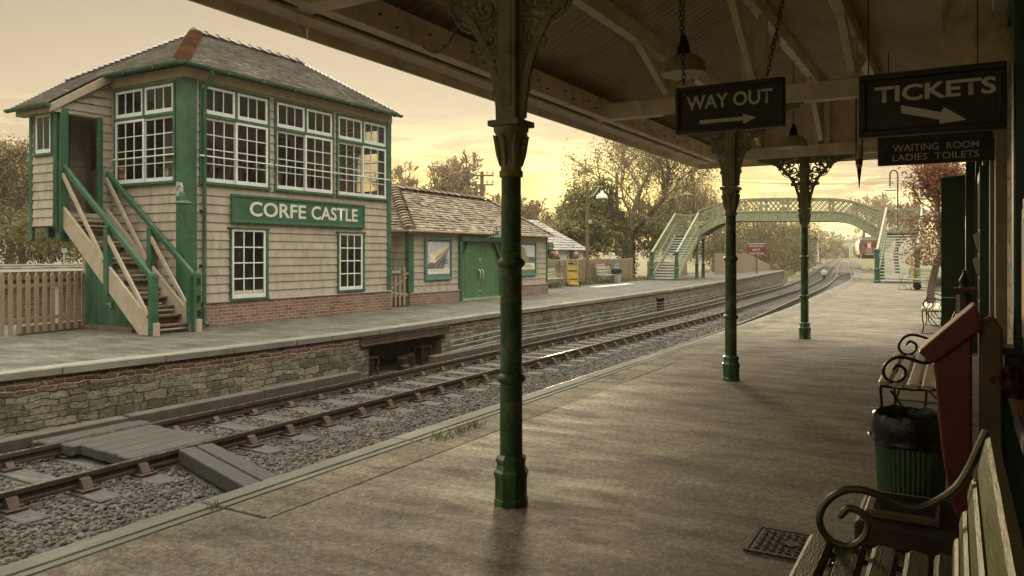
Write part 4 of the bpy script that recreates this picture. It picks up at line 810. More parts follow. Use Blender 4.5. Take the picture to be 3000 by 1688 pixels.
gutter(m,(LX-OV-.05,LB+.4,lz-.03),(LX-OV-.05,LY-.15,lz-.03))
for x in np.arange(BX0+.8,BX1,.95): m.box(x-.02,x+.02,BY0-OV-.125,BY0-OV+.02,gz_-.075,gz_+.01)
for y in (BY0+.5,BY0+1.5): m.box(BX0-OV-.125,BX0-OV+.02,y-.02,y+.02,gz_-.075,gz_+.01)
m.build('gutter',M['green'],bx)
m=MB(); px=10.78; m.tube([(px,BY0-OV-.05,gz_-.05),(px,BY0-OV-.05,gz_-.16),(px,BY0-.09,gz_-.42),(px,BY0-.09,.1),(px,BY0-.11,.0),(px,BY0-.2,-.05)],.042,12)
for z in (4.4,3.5,2.35,1.2,.4): m.lathe(px,BY0-.09,[(.05,z),(.05,z+.06)],12); m.box(px-.08,px+.08,BY0-.06,BY0,z+.01,z+.04)
m.build('downpipe',M['green'],bx,smooth=True)
# porch lobby jutting from the left end
m=MB(); boards(m,(LX,LY,0),(0,1,0),(-1,0,0),LB-LY,2.05,lz+.12,[(.28,.86,3.6,4.42)]); boards(m,(LX,LB,0),(1,0,0),(0,-1,0),BX0-LX,2.3,4.45,[(.42,.74,3.45,4.3)]); boards(m,(LX,LB+.04,0),(1,0,0),(0,1,0),BX0-LX,2.05,4.5,[(.42,.74,3.45,4.3)])
boards(m,(LX,LY,0),(1,0,0),(0,-1,0),BX0-LX,2.05,5.25,[(.13,.84,PF,4.43)],ztop=lambda s_:lz+.02+lt*(s_+OV)-.12); m.build('porch_boarding',M['cream'],bx)
m=MB(); m.box(LX+.02,BX0,LY,LB,PF-.08,PF); m.box(LX,BX0,LY+.02,LB,2.02,2.1); m.build('porch_floor',M['wood'],bx)
m=MB(); m.box(LX+.02,BX0,LY+.05,LB,4.43,4.46); m.build('porch_ceiling',M['cream_trim'],bx)
for x0,x1,y0,y1,z0,z1 in ((LX-.04,LX+.15,LY-.06,LY+.12,1.72,4.5),(LX-.04,LX+.06,LB-.05,LB+.06,1.75,4.5),(BX0-.36,BX0-.25,LY-.05,LY+.05,PF,4.45)):
    m=MB(); m.box(x0,x1,y0,y1,z0,z1); m.build('porch_post',M['green'],bx,bevel=.012)
for o_,d_,n_,s0,s1,z0,z1 in (((LX,LY,0),(0,1,0),(-1,0,0),.28,.86,3.6,4.42),((LX,LB,0),(1,0,0),(0,-1,0),.42,.74,3.45,4.3)):
    m=MB(); f=.055; obox(m,o_,d_,n_,s0-f,s0,-.03,.05,z0-f,z1); obox(m,o_,d_,n_,s1,s1+f,-.03,.05,z0-f,z1); obox(m,o_,d_,n_,s0-f,s1+f,-.03,.055,z1,z1+f); obox(m,o_,d_,n_,s0,s1,-.03,.06,z0-f,z0); w_=m.build('window',M['green'],bx,bevel=.004); sash(o_,d_,n_,s0,s1,z0,z1,2,1,w_,0.)
m=MB(); m.prism([(LX-OV-.0,LY-.11,lz-.20),(LX-OV,LY-.11,lz-.03),(BX0-.02,LY-.11,lz-.03+lt*(BX0-.02-LX+OV)),(BX0-.02,LY-.11,lz-.24+lt*(BX0-.02-LX+OV))],(0,.03,0)); m.build('barge_board',M['cream_trim'],bx,bevel=.006); m=MB(); m.prism([(LX-.02,LY+.03,4.40),(LX-.02,LY+.03,lz-.03+lt*OV),(BX0,LY+.03,lz-.03+lt*(BX0-LX+OV)),(BX0,LY+.03,4.40)],(0,.03,0)); m.build('porch_gable',M['cream'],bx)
m=MB(); m.box(LX-OV+.06,LX-.02,LY-.08,LB+.25,lz-.17,lz-.03); m.build('fascia',M['cream_trim'],bx)
m=MB(); m.box(BX0-.03,BX0-.005,LY+.12,LY+.86,PF,4.35); dr=m.build('door',M['wood'],bx); m=MB()
for a in range(2):
    for b_ in range(3): m.box(BX0-.038,BX0-.03,LY+.2+a*.3,LY+.44+a*.3,3.35+b_*.3,3.6+b_*.3)
m.build('door_glazing',M['glass'],dr)
m=MB(); m.tube([(LX-.09,LY+.02,lz-.1),(LX-.09,LY+.02,4.0),(LX-.09,LY+.02,2.0),(LX-.03,LY+.02,1.93),(LX+.1,LY+.02,1.93)],.045,10); m.build('downpipe',M['green'],bx,smooth=True)
m=MB(); m.beam((LX+.35,LY+.25,2.0),(BX0,BY0+2.3,1.05),.11,.13); m.build('porch_strut',M['wood'],bx,bevel=.008)
m=MB(); m.box(LX+.02,LX+.19,LY+.5,LY+.6,1.8,2.03); m.build('porch_bracket',M['green'],bx,bevel=.01)
m=MB(); m.box(BX0-.05,BX0+.1,LY-.05,LY+.1,ZF,2.1); m.build('corner_post',M['green'],bx,bevel=.01)
# sign beside the porch window, warning stickers
m=MB(); m.box(LX+.62,LX+1.0,LB-.035,LB-.025,2.98,3.27) if False else m.box(LX+.14,LX+.5,LB-.035,LB-.025,2.95,3.3); sg=m.build('notice',M['black'],bx); text('PRIVATE',(LX+.17,LB-.036,3.15),(1,0,0),(0,0,1),.3,.09,'letter',sg,bold=.01); 
M['sticker']=mat('orange_sticker',(.62,.16,.03),.5,.1,10,bump=0); M['sticker2']=mat('white_sticker',(.5,.5,.5),.5,.1,10,bump=0)
y0=BY0+2.18; m=MB(); m.box(BX0-.034,BX0-.028,y0-.22,y0,3.21,3.37); m.box(BX0-.034,BX0-.028,y0-.22,y0,3.02,3.13); st=m.build('sticker',M['sticker'],lw); m=MB(); m.box(BX0-.034,BX0-.028,y0-.22,y0,3.13,3.21); m.build('sticker',M['sticker2'],lw)
text('WARNING',(BX0-.036,y0-.02,3.31),(0,-1,0),(0,0,1),.17,.035,'letter',st,bold=.01)
# wall lamp on the corner post
lc=onY(535,592,BY0-.25); wlp=thing('wall_lamp','green wall lamp with a flat conical shade on the signal box corner post','lamp',tuple(lc))
m=MB(); m.lathe(lc.x,lc.y,[(.19,lc.z-.04),(.195,lc.z-.03),(.12,lc.z+.02),(.07,lc.z+.04),(.065,lc.z+.17),(.05,lc.z+.2),(.02,lc.z+.22)],18); m.build('shade',M['green'],wlp,smooth=True)
m=MB(); m.tube([(lc.x,lc.y,lc.z+.21),(lc.x,lc.y,lc.z+.31),(lc.x,lc.y+.05,lc.z+.36),(lc.x,lc.y+.11,lc.z+.33),(lc.x+.02,BY0-.04,lc.z+.26)],.014,8); m.box(lc.x-.0,lc.x+.14,BY0-.056,BY0-.045,lc.z+.13,lc.z+.42); m.build('bracket',M['galv'],wlp,smooth=True)
# stairs up to the porch
st=thing('timber_stairs','steep timber stairs with green handrails up the signal box end wall','stairs',(9.27,13.3,ZF))
SX0,SX1=9.27,10.22; yb,yt=13.32,LY-.05; zb,zt2=ZF,PF; run=yt-yb; rise=zt2-zb
for x in (SX0,SX1):
    m=MB(); m.prism([(x-.03,yb-.02,zb),(x-.03,yb-.02,zb+.28),(x-.03,yt,zt2+.12),(x-.03,yt,zt2-.34),(x-.03,yb+.34,zb)],(.055,0,0)); m.build('stringer',M['cream_trim'],st,bevel=.006)
n=13
for k in range(n):
    y=yb+.02+run*(k+.5)/n; z=zb+rise*(k+1)/(n+1)
    m=MB(); m.box(SX0+.026,SX1-.031,y-.02,y+.20,z-.04,z); tr=m.build('tread',M['wood'],st,bevel=.005); m=MB(); m.box(SX0+.026,SX1-.031,y+.17,y+.19,z-.14,z-.045) if k%2 else m.box(SX0+.026,SX1-.031,y-.018,y-.006,z-.11,z-.075); m.build('riser',M['cream_trim'],tr)
def rail(x,top):
    b0=(x,yb-.03,1.0 if x<9.8 else 1.0); m=MB(); m.beam(b0,(x,yt+.02,top),.075,.09); m.beam((x,yb-.03,.93),(x,yt+.02,top-.07),.05,.05); m.build('handrail',M['green'],st,bevel=.008)
rail(SX0,PF+.98); rail(SX1,PF+.93)
ym=yb+run*.47; zmid=zb+rise*.47
posts=[]
for x in (SX0,SX1):
    m=MB(); m.box(x-.075,x+.075,yb-.13,yb-.0,zb,1.06); m.box(x-.06,x+.06,yb-.115,yb-.015,1.06,1.09); m.build('newel_post',M['green'],st,bevel=.012)
    m=MB(); m.box(x-.07,x+.06,ym-.06,ym+.07,zmid-.42 if x<9.8 else zmid+.0,zmid+.98); m.build('newel_post',M['green'],st,bevel=.01)
    for (ya,za,yb2,zb2) in ((ym,zmid+.80,yb+.05,zb+.38),(yt,PF+.80,ym+.1,zmid+.28)):
        m=MB(); m.beam((x-.035,ya,za),(x-.035,yb2,zb2),.045,.085); m.build('brace',M['cream_trim'],st,bevel=.005)
m=MB(); m.box(SX1-.16,SX1+.02,yb-.04,yb+.03,.05,1.03); m.box(SX1-.3,SX1-.16,yb-.03,yb+.02,.93,1.03) if False else None; gate_=m.build('folded_gate',M['green'],st,bevel=.006)
m=MB()
for z in (.2,.5,.85): m=MB(); m.box(SX1-.02,SX1+.05,yb-.15,yb-.135,z,z+.12); m.build('hinge',M['iron'],st)
for x in (SX0,SX1):
    m=MB(); m.box(x-.06,x+.05,yb-.2,yb-.131,zb,zb+.25); m.build('stringer_foot',M['cream_trim'],st,bevel=.006)
# cupboard under the stairs
cb=thing('understair_cupboard','low green boarded cupboard tucked under the signal box stairs','cupboard',(9.9,15.4,ZF)); 
m=MB()
for i in range(8):
    a=14.25+i*.2; zt3=min(1.45,zb+rise*(a-yb)/run-.42); m.prism([(9.5,a+.004,ZF+.04),(9.5,a+.196,ZF+.04),(9.5,a+.196,zt3),(9.5,a+.004,zt3)],(.03,0,0))
m.build('door_boarding',M['green'],cb); m=MB(); m.box(9.42,9.56,14.15,15.9,ZF,ZF+.09); m.build('kick_board',M['wood'],cb); m=MB(); m.box(9.46,9.5,14.9,15.05,.42,.45); m.lathe(9.47,14.92,[(.03,.36),(.03,.46)],8); m.build('latch',M['galv'],cb)
# interior: lever frame, instruments, lamp box
lf=thing('lever_frame','row of signal levers behind the big front windows','lever frame',(14.,15.1,PF)); 
for i in range(21):
    x=11.6+i*.17; m=MB(); h=random.choice((1.12,1.15,1.18)); c=random.choice(('redpaint','black','galv','galv','slat_pale','redpaint'))
    m.beam((x,15.0,PF+.1),(x,15.0-.28,PF+h),.035,.05); lv=m.build('lever',M[c],lf); m=MB(); m.tube([(x,15-.28,PF+h),(x,15-.33,PF+h+.2)],.016,6); m.build('handle',M['galv'],lv)
m=MB(); m.box(11.4,15.2,14.85,15.3,PF,PF+.18); m.build('frame',M['iron'],lf)
sh=thing('instrument_shelf','long wooden instrument shelf hanging behind the levers','shelf',(13.4,15.3,4.0)); m=MB(); m.box(11.3,15.3,15.2,15.5,3.95,3.99); m.build('board',M['wood'],sh); m=MB()
for i in range(9): x=11.5+i*.43; m=MB(); m.box(x,x+.2,15.22,15.4,3.992,4.2+.1*(i%3)); m.build('instrument',M['wood'],sh,bevel=.02)
for i in range(4): x=11.6+i*1.2; m=MB(); m.tube([(x,15.35,3.97),(x,15.35,5.1)],.01,5); m.build('hanger',M['iron'],sh)
t=thing('locker','red locker standing inside the right hand box window','locker',(15.25,14.5,PF)); m=MB(); m.box(15.1,15.7,14.3,14.7,PF,PF+1.12); m.build('body',M['redpaint'],t,bevel=.02); m=MB(); m.box(15.12,15.68,14.28,14.298,PF+.05,PF+1.05); m.build('door',M['redpaint'],t)
t=thing('fire_box','dark red box behind the first front window beside the corner post','box',(11.0,14.3,PF)); m=MB(); m.box(10.85,11.25,14.1,14.4,PF+.5,PF+1.05); m.build('body',M['redpaint'],t,bevel=.015); m=MB(); m.box(10.95,11.15,14.15,14.35,PF,PF+.5); m.build('stand',M['wood'],t)
t=thing('desk','wooden desk under the left end window inside the box','desk',(10.7,15.0,PF)); m=MB(); m.box(10.45,10.95,14.1,15.9,PF+.72,PF+.78); m.build('top',M['wood'],t)
for yy in (14.15,15.85): m=MB(); m.box(10.5,10.9,yy-.03,yy+.03,PF,PF+.72); m.build('side_panel',M['wood'],t)
t=thing('desk_bell','shiny bell standing on the desk in the left end window','bell',(10.6,14.6,PF+.78)); m=MB(); m.lathe(10.6,14.62,[(.11,PF+.78),(.1,PF+.86),(.07,PF+.95),(.02,PF+1.0)],14); m.build('dome',M['galv'],t,smooth=True); m=MB(); m.lathe(10.6,14.62,[(.012,PF+1.0),(.02,PF+1.03),(.01,PF+1.05)],8); m.build('knob',M['iron'],t)
# ================================================================ GOODS SHED
HX0,HX1,HY0,HY1=18.47,27.45,14.26,17.75; HE=2.18
hs_=thing('goods_shed','low cream boarded lamp shed with stone tile hipped roof and green doors','building',(HX0,HY0,ZF))
HO,HD,HN=(HX0,HY0,0),(1,0,0),(0,-1,0); D0,D1=21.15,23.95; hx=lambda x:x-HX0
m=MB(); boards(m,HO,HD,HN,HX1-HX0,.28,2.12,[(hx(D0),hx(D1),.0,2.05)],pitch=.205); boards(m,(HX0,HY0,0),(0,1,0),(-1,0,0),HY1-HY0,.28,2.12,pitch=.205); boards(m,(HX1,HY0,0),(0,1,0),(1,0,0),HY1-HY0,.28,2.12,pitch=.205); m.build('boarding',M['cream'],hs_)
m=MB(); obox(m,HO,HD,HN,-.02,hx(D0)-.02,-.05,.07,ZF,.25); obox(m,(HX0,HY0,0),(0,1,0),(-1,0,0),0,3.5,-.05,.05,ZF,.25); m.build('brick_plinth',M['brick'],hs_); m=MB(); obox(m,HO,HD,HN,hx(D1)+.02,HX1-HX0+.03,-.05,.07,ZF,.25); obox(m,(HX1,HY0,0),(0,1,0),(1,0,0),0,3.5,-.05,.05,ZF,.25); m.build('brick_plinth',M['brick'],hs_)
m=MB(); obox(m,HO,HD,HN,-.03,hx(D0)-.02,-.05,.09,.25,.285); obox(m,HO,HD,HN,hx(D1)+.02,HX1-HX0+.05,-.05,.09,.25,.285); m.build('plinth_sill',M['slate'],hs_)
for x in (HX0,HX1): m=MB(); m.box(x-.05,x+.2 if x==HX0 else x+.05,HY0-.05,HY0+.1,.285,2.1); m.build('corner_post',M['green'],hs_,bevel=.01)
m=MB(); obox(m,HO,HD,HN,-.05,HX1-HX0+.05,-.02,.06,2.06,2.2); m.build('frieze_board',M['cream_trim'],hs_)
e0,e1,e2,e3=Vector((HX0-.22,HY0-.22,HE)),Vector((HX1+.22,HY0-.22,HE)),Vector((HX1+.22,HY1+.22,HE)),Vector((HX0-.22,HY1+.22,HE)); h0,h1=Vector((19.95,16,3.62)),Vector((25.75,16,3.58))
m=MB(); courses(m,e0,e1,h0,h1,17,.035,.24,.014); courses(m,e1,e2,h1,h1+Vector((0,.001,0)),17,.035,.24,.014); courses(m,e0,e3,h0,h0+Vector((0,.001,0)),17,.035,.24,.014); courses(m,e3,e2,h0,h1,17,.035,.24,.01); m.build('roof',M['stonetile'],hs_,fix=False)
m=MB()
for a,b_,c,d in ((e0,e1,h1,h0),(e1,e2,h1,h1),(e2,e3,h0,h1),(e3,e0,h0,h0)): z_=Vector((0,0,.03)); m.add([a-z_,b_-z_,c-z_,d-z_],[(0,1,2,3)])
m.build('roof_lining',M['wood'],hs_)
m=MB(); hiptiles(m,e0+Vector((.03,.03,.02)),h0+Vector((0,0,.02)),16,.15); hiptiles(m,h0+Vector((0,0,.02)),h1+Vector((0,0,.02)),14,.13); hiptiles(m,e1+Vector((-.03,.03,.02)),h1+Vector((0,0,.02)),16,.1); m.build('ridge_tiles',M['stonetile'],hs_,fix=False)
m=MB(); gutter(m,(HX0-.25,HY0-.27,HE-.0),(HX1+.25,HY0-.27,HE-.0),.055); gutter(m,(HX0-.27,HY1+.2,HE),(HX0-.27,HY0-.27,HE),.055); m.build('gutter',M['timber'],hs_)
m=MB(); obox(m,HO,HD,HN,hx(D0)-.02,hx(D1)+.02,.0,.14,1.88,2.08); m.build('door_lintel',M['green'],hs_,bevel=.01)
for a,b_ in ((D0-.04,D0+.1),(D1-.1,D1+.04)): m=MB(); obox(m,HO,HD,HN,hx(a),hx(b_),-.03,.10,ZF+.0,1.88); m.build('door_post',M['green'],hs_,bevel=.008)
for s_,a in ((1,D0+.1),(-1,D1-.1)): m=MB(); m.beam((a,HY0-.03,1.25),(a+s_*.5,HY0-.03,1.9),.09,.1,up=(0,1,0)); m.build('door_brace',M['green'],hs_,bevel=.006)
M['greenb']=mat('bright_green_door',(.05,.13,.058),.45,.3,3,dirt=((.08,.165,.09),7),bump=.15,bscale=30)
mid=(D0+D1)/2
for a,b_ in ((D0+.1,mid-.006),(mid+.006,D1-.1)):
    m=MB()
    for i in range(4):
        w_=(b_-a)/4; m.box(a+i*w_+.003,a+(i+1)*w_-.003,HY0+.03,HY0+.07,ZF+.06,1.9)
    dd=m.build('door',M['greenb'],hs_,bevel=.004); m=MB()
    for z in (.55,.8): m.box(a+.08,b_-.06,HY0+.018,HY0+.03,z,z+.03)
    m.build('ledge',M['greenb'],dd); m=MB(); xx=mid-.09 if a<mid-.5 else mid+.09; m.tube([(xx,HY0+.03,.55),(xx,HY0-.03,.62),(xx,HY0-.03,.85),(xx,HY0+.03,.92)],.022,8); m.build('handle',M['galv'],dd,smooth=True)
m=MB(); m.box(mid-.16,mid+.05,HY0+.005,HY0+.03,1.27,1.31); m.lathe(mid-.1,HY0+.0,[(.035,1.16),(.035,1.26)],8); m.box(mid-.16,mid+.05,HY0+.005,HY0+.03,.16,.2); m.build('padlock',M['galv'],hs_)
m=MB(); m.box(D0+.08,D1-.08,HY0-.06,HY0+.06,ZF,ZF+.07); m.build('door_sill',M['green_pale'],hs_)
# posters
M['p_sky']=mat('poster_grey',(.42,.43,.45),.55,.35,3,bump=0); M['p_buff']=mat('poster_buff',(.55,.48,.3),.6,.15,6,bump=0); M['p_dark']=mat('poster_dark',(.10,.10,.12),.6,.25,8,bump=0); M['p_cream']=mat('poster_cream',(.6,.57,.46),.6,.1,6,bump=0); M['p_olive']=mat('poster_olive',(.20,.19,.10),.6,.6,7,bump=0); M['p_red']=mat('poster_red',(.25,.09,.07),.6,.2,6,bump=0); M['frameblue']=mat('blue_green_frame',(.07,.16,.145),.5,.25,5)
def poster(x0,x1,z0,z1,label):
    t=thing('framed_poster',label,'poster',((x0+x1)/2,HY0,z0)); y=HY0-.035; f=.075
    m=MB(); m.box(x0,x1,y-.05,y,z1-f,z1); m.box(x0,x1,y-.05,y,z0,z0+f); m.box(x0,x0+f,y-.048,y,z0+f,z1-f); m.box(x1-f,x1,y-.048,y,z0+f,z1-f); m.build('frame',M['frameblue'],t,bevel=.008)
    m=MB(); m.box(x0+f,x1-f,y-.012,y,z0+f,z1-f); b_=m.build('backing',M['frameblue'],t); a0,a1,c0,c1=x0+f+.08,x1-f-.05,z0+f+.12,z1-f-.06
    m=MB(); m.box(a0,a1,y-.016,y-.012,c0,c1); s_=m.build('sheet',M['p_sky'],t); W_,H_=a1-a0,c1-c0
    def pg(pts,mm,dep,name='print'): q=MB(); q.prism([(a0+W_*u,y-.016-dep,c0+H_*v) for u,v in pts],(0,.0012,0)); return q.build(name,M[mm],s_)
    return t,s_,pg,(a0,a1,c0,c1,y)
t,s_,pg,(a0,a1,c0,c1,y)=poster(19.22,20.68,.63,1.97,'framed poster of a coach on converging rails, left of the shed doors')
pg([(.0,.0),(1,0),(1,.16),(0,.16)],'p_cream',.001); pg([(0,.16),(0,.3),(.96,.88),(.98,.86),(.75,.16)],'p_dark',.0015); pg([(.1,.66),(.86,.86),(.94,.85),(.34,.56)],'p_buff',.003); pg([(.1,.36),(.1,.66),(.34,.56),(.34,.36)],'p_cream',.003); pg([(.34,.36),(.34,.56),(.94,.85),(.94,.8)],'p_buff',.0025); pg([(.34,.42),(.34,.49),(.92,.83),(.92,.81)],'p_red',.0035); pg([(.1,.28),(.1,.36),(.34,.36),(.94,.80),(.34,.28)],'p_red',.004)
for a in (.3,.5,.7): pg([(a,.16),(a+.02,.16),(.96,.86),(.955,.86)],'p_sky',.002)
W_,H_=a1-a0,c1-c0
text('The',(a0+W_*.66,y-.022,c0+H_*.50),(1,0,0),(0,0,1),W_*.10,H_*.04,'p_dark',s_,bold=.02); text('DEVON',(a0+W_*.62,y-.022,c0+H_*.40),(1,0,0),(0,0,1),W_*.30,H_*.06,'p_dark',s_,bold=.03); text('BELLE',(a0+W_*.62,y-.022,c0+H_*.31),(1,0,0),(0,0,1),W_*.30,H_*.06,'p_dark',s_,bold=.03); text('ALL-PULLMAN TRAIN TO THE WEST OF ENGLAND',(a0+W_*.08,y-.022,c0+H_*.10),(1,0,0),(0,0,1),W_*.84,H_*.028,'p_dark',s_)
t,s_,pg,(a0,a1,c0,c1,y)=poster(25.15,26.5,.62,1.93,'framed landscape poster on the shed wall, right of the doors')
pg([(0,0),(1,0),(1,.3),(0,.3)],'p_cream',.001); pg([(0,.3),(1,.3),(1,.52),(.6,.55),(0,.6)],'p_dark',.0015); pg([(0,.3),(.0,.95),(.25,.9),(.4,.6),(.75,.38),(1,.3)],'p_olive',.002); pg([(.85,.3),(1,.3),(1,.42)],'p_olive',.002); pg([(.0,.0),(1,0),(1,.06),(0,.06)],'p_olive',.002); W_,H_=a1-a0,c1-c0
for k_,z in enumerate((.2,.13)): pg([(.3-.08*k_,z),(.7+.15*k_,z),(.7+.15*k_,z+.035),(.3-.08*k_,z+.035)],'p_dark',.002)
# swan neck lamp over the doors
lc=onY(1000*1.0+457,686,HY0-.45); t=thing('wall_lamp','green swan neck lamp reaching out over the shed doors','lamp',tuple(lc)); zc=onY(1455,692,HY0-.45).z; xl=onY(1452,690,HY0-.45).x
m=MB(); m.tube([(xl-.45,HY0-.14,1.98),(xl-.3,HY0-.3,1.98),(xl-.15,HY0-.42,2.1),(xl-.1,HY0-.45,2.3),(xl-.02,HY0-.45,2.38),(xl+.06,HY0-.45,2.36),(xl+.1,HY0-.45,2.28)],.02,8); m.build('arm',M['green'],t,smooth=True); m=MB(); m.lathe(xl+.1,HY0-.45,[(.2,2.03),(.19,2.06),(.08,2.1),(.06,2.25),(.02,2.28)],14); m.build('shade',M['green'],t,smooth=True)
# small green sign bracketed from the shed's far corner
t=thing('direction_sign','small green lettered plate bracketed off the shed corner','sign',(HX1+.2,HY0,1.6)); a=onY(1647,810*1.0,HY0-.1); 
m=MB(); m.box(HX1+.02,HX1+.42,HY0-.1,HY0-.07,1.62,1.92); b_=m.build('plate',M['green'],t); text('WAY',(HX1+.08,HY0-.102,1.79),(1,0,0),(0,0,1),.26,.08,'letter',b_); text('OUT',(HX1+.08,HY0-.102,1.66),(1,0,0),(0,0,1),.26,.08,'letter',b_)
# ================================================================ FENCES AND GATES
def pickets(name,label,p0,p1,h,w_,gapw,mm,z,sunk=0.,tip=.07,rails=(.25,.78),hf=None):
    t=thing(name,label,'fence',tuple(p0)+(z,)); p0=Vector((*p0,z)); p1=Vector((*p1,z)); d=(p1-p0); ln=d.length; d.normalize(); nn=Vector((d.y,-d.x,0)); n=int(ln/(w_+gapw)); ms=[]
    allm=MB()
    for k in range(n):
        a=p0+d*(k*(w_+gapw)); hh=h+random.uniform(-.015,.015) if not hf else hf(k/n); m=MB(); zz=lambda q:Vector((0,0,q)); tilt=d*random.uniform(-.008,.008)
        poly=[a+zz(-.02+sunk),a+d*w_+zz(-.02+sunk),a+d*w_+tilt+zz(hh-tip),a+d*w_/2+tilt+zz(hh),a+tilt+zz(hh-tip)]
        if n<=60: m.prism(poly,nn*.022); m.build('picket',M[mm],t,bevel=.003)
        else: allm.prism(poly,nn*.022)
    if allm.v: tag(allm.build('pickets',M[mm],t),kind='stuff')
    for q in rails: m=MB(); m.beam(p0-nn*.025+Vector((0,0,h*q)),p1-nn*.025+Vector((0,0,h*q)),.04,.07); m.build('rail',M[mm],t)
    return t
pickets('picket_fence','cream picket fence with pointed tops left of the signal box stairs',(6.2,15.15),(9.75,15.87),1.22,.095,.085,'fence',ZF,.05,.075)
m=MB(); m.beam((8.0,15.55,ZF+.08),(9.7,15.9,ZF+.08),.06,.18); tag(m.build('gravel_board',M['wood'],bpy.data.objects['picket_fence']),None)
gt=pickets('picket_gate','narrow cream picket gate with a green PRIVATE plate between the two buildings',(17.12,14.22),(18.42,14.22),1.22,.10,.105,'fence',ZF,.06,.09,(.28,.8)); gt['category']='gate'
m=MB(); m.beam((17.15,14.26,.2),(18.35,14.26,.75),.03,.08,up=(0,1,0)); m.build('brace',M['fence'],gt); m=MB(); m.box(17.3,18.05,14.17,14.196,.86,1.0); b_=m.build('plate',M['green'],gt); text('PRIVATE',(17.38,14.168,.89),(1,0,0),(0,0,1),.6,.085,'letter',b_,bold=.015)
pickets('picket_fence','long pale close-set paling fence behind the far platform benches',(27.6,16.75),(44.5,17.1),1.32,.075,.045,'fence',ZF,0,.05)
pickets('picket_fence','paling fence beyond the footbridge stairs on the far platform',(46.4,16.9),(56.,17.3),1.15,.075,.045,'fence',ZF,0,.05,hf=lambda s_:1.15-.25*s_)
# plank screen wall on the far platform
a=onY(1797*KD,640*KD,15.2); 
t=thing('boarded_screen','pale boarded screen with a sloping end on the far platform','screen',(60,15.8,ZF)); x0=onY(1798*KD,660*KD,15.8).x; x1=onY(1880*KD,660*KD,15.8).x; x2=onY(1935*KD,660*KD,15.8).x
m=MB(); n=26
for i in range(n):
    xa_=x0+(x2-x0)*i/n; xb_=x0+(x2-x0)*(i+1)/n-.02; zz=lambda x: 1.53 if x<x1 else 1.53-(x-x1)/(x2-x1)*1.1
    m.prism([(xa_,15.8,ZF-.3),(xb_,15.8,ZF-.3),(xb_,15.8,zz(xb_)),(xa_,15.8,zz(xa_))],(0,.05,0))
m.build('boards',M['fence'],t); m=MB(); m.box(x0+4.8,x0+5.3,15.76,15.795,.2,1.0); m.build('notice',M['black'],t)
# ================================================================ FOOTBRIDGE
GX0,GX1=49.0,50.55
fb=thing('footbridge','pale green lattice iron footbridge arching over both tracks','bridge',(49.8,9,0))
_t=[(1755,530),(1800,512),(1860,500),(1930,497.5),(2000,497),(2110,498),(2160,508),(2210,526)]; _b=[(1760,593),(1800,566),(1840,556),(1930,556),(2000,556),(2120,557),(2170,575),(2205,601)]
T=[onX(u*KD,v*KD,GX0) for u,v in _t]; B=[onX(u*KD,v*KD,GX0) for u,v in _b]
def itp(Pn):
    ys=np.array([p.y for p in Pn][::-1]); zs=np.array([p.z for p in Pn][::-1]); f=smooth_table(list(zip(ys,zs)),.05,.7); return lambda y:float(f(min(max(y,ys[0]+.01),ys[-1]-.06)))
zt_f,zb_f=itp(T),itp(B); gy0,gy1=T[-1].y,T[0].y
def lattice(m,P,nu,nv,r_=.022,dirs=(1,-1)):
    """crossing flat bars over a patch P(s,t), s,t in 0..1; nu cells along s"""
    for sgn in dirs:
        for q in range(-nv,nu+nv+1):
            s0,s1=(q,q+nv) if sgn>0 else (q+nv,q)
            a,b_=s0/nu,s1/nu; t0,t1=0.,1.
            if a==b_: continue
            # clip to the patch
            def cl(v): return (v-a)/(b_-a)
            lo,hi=sorted((cl(0),cl(1))); lo=max(0,lo); hi=min(1,hi)
            if hi-lo<.02: continue
            n_=3; pts=[P(a+(b_-a)*(lo+(hi-lo)*i/n_),lo+(hi-lo)*i/n_) for i in range(n_+1)]
            for p,w_ in zip(pts,pts[1:]): m.beam(p,w_,.012,2*r_,up=(0,0,1)) 
for gx in (GX0,GX1):
    m=MB(); N_=40
    for i in range(N_):
        ya,yb2=gy0+(gy1-gy0)*i/N_,gy0+(gy1-gy0)*(i+1)/N_
        m.beam((gx,ya,zb_f(ya)+.28),(gx,yb2,zb_f(yb2)+.28),.03,.56); m.beam((gx,ya,zb_f(ya)+.02),(gx,yb2,zb_f(yb2)+.02),.22,.05); m.beam((gx,ya,zb_f(ya)+.58),(gx,yb2,zb_f(yb2)+.58),.10,.06)
    gd=m.build('girder',M['green_pale'],fb); m=MB()
    for i in range(N_): ya,yb2=gy0+(gy1-gy0)*i/N_,gy0+(gy1-gy0)*(i+1)/N_; m.beam((gx,ya,zt_f(ya)-.05),(gx,yb2,zt_f(yb2)-.05),.14,.10)
    m.build('top_rail',M['green_pale'],gd)
    m=MB(); n=8
    for i in range(n+1):
        y=gy0+(gy1-gy0)*i/n; m.box(gx-.04,gx+.04,y-.07,y+.07,zb_f(y)+.02,zt_f(y)-.08)
    for i in range(46):
        y=gy0+(gy1-gy0)*(i+.5)/46; m.beam((gx-.02,y,zb_f(y)+.05),(gx-.02,y+.05,zb_f(y)+.55),.03,.03)
    m.build('stiffener',M['green_pale'],gd)
    m=MB(); lattice(m,lambda s_,t:(gx,gy0+(gy1-gy0)*s_,(lambda y:(zb_f(y)+.6)*(1-t)+(zt_f(y)-.1)*t)(gy0+(gy1-gy0)*s_)),36,2,.024); m.build('lattice',M['green_pale'],gd)
m=MB()
for i in range(30):
    ya,yb2=gy0+(gy1-gy0)*i/30,gy0+(gy1-gy0)*(i+1)/30; m.beam((49.8,ya,zb_f(ya)+.12),(49.8,yb2,zb_f(yb2)+.12),1.5,.08)
m.build('deck',M['wood'],fb)
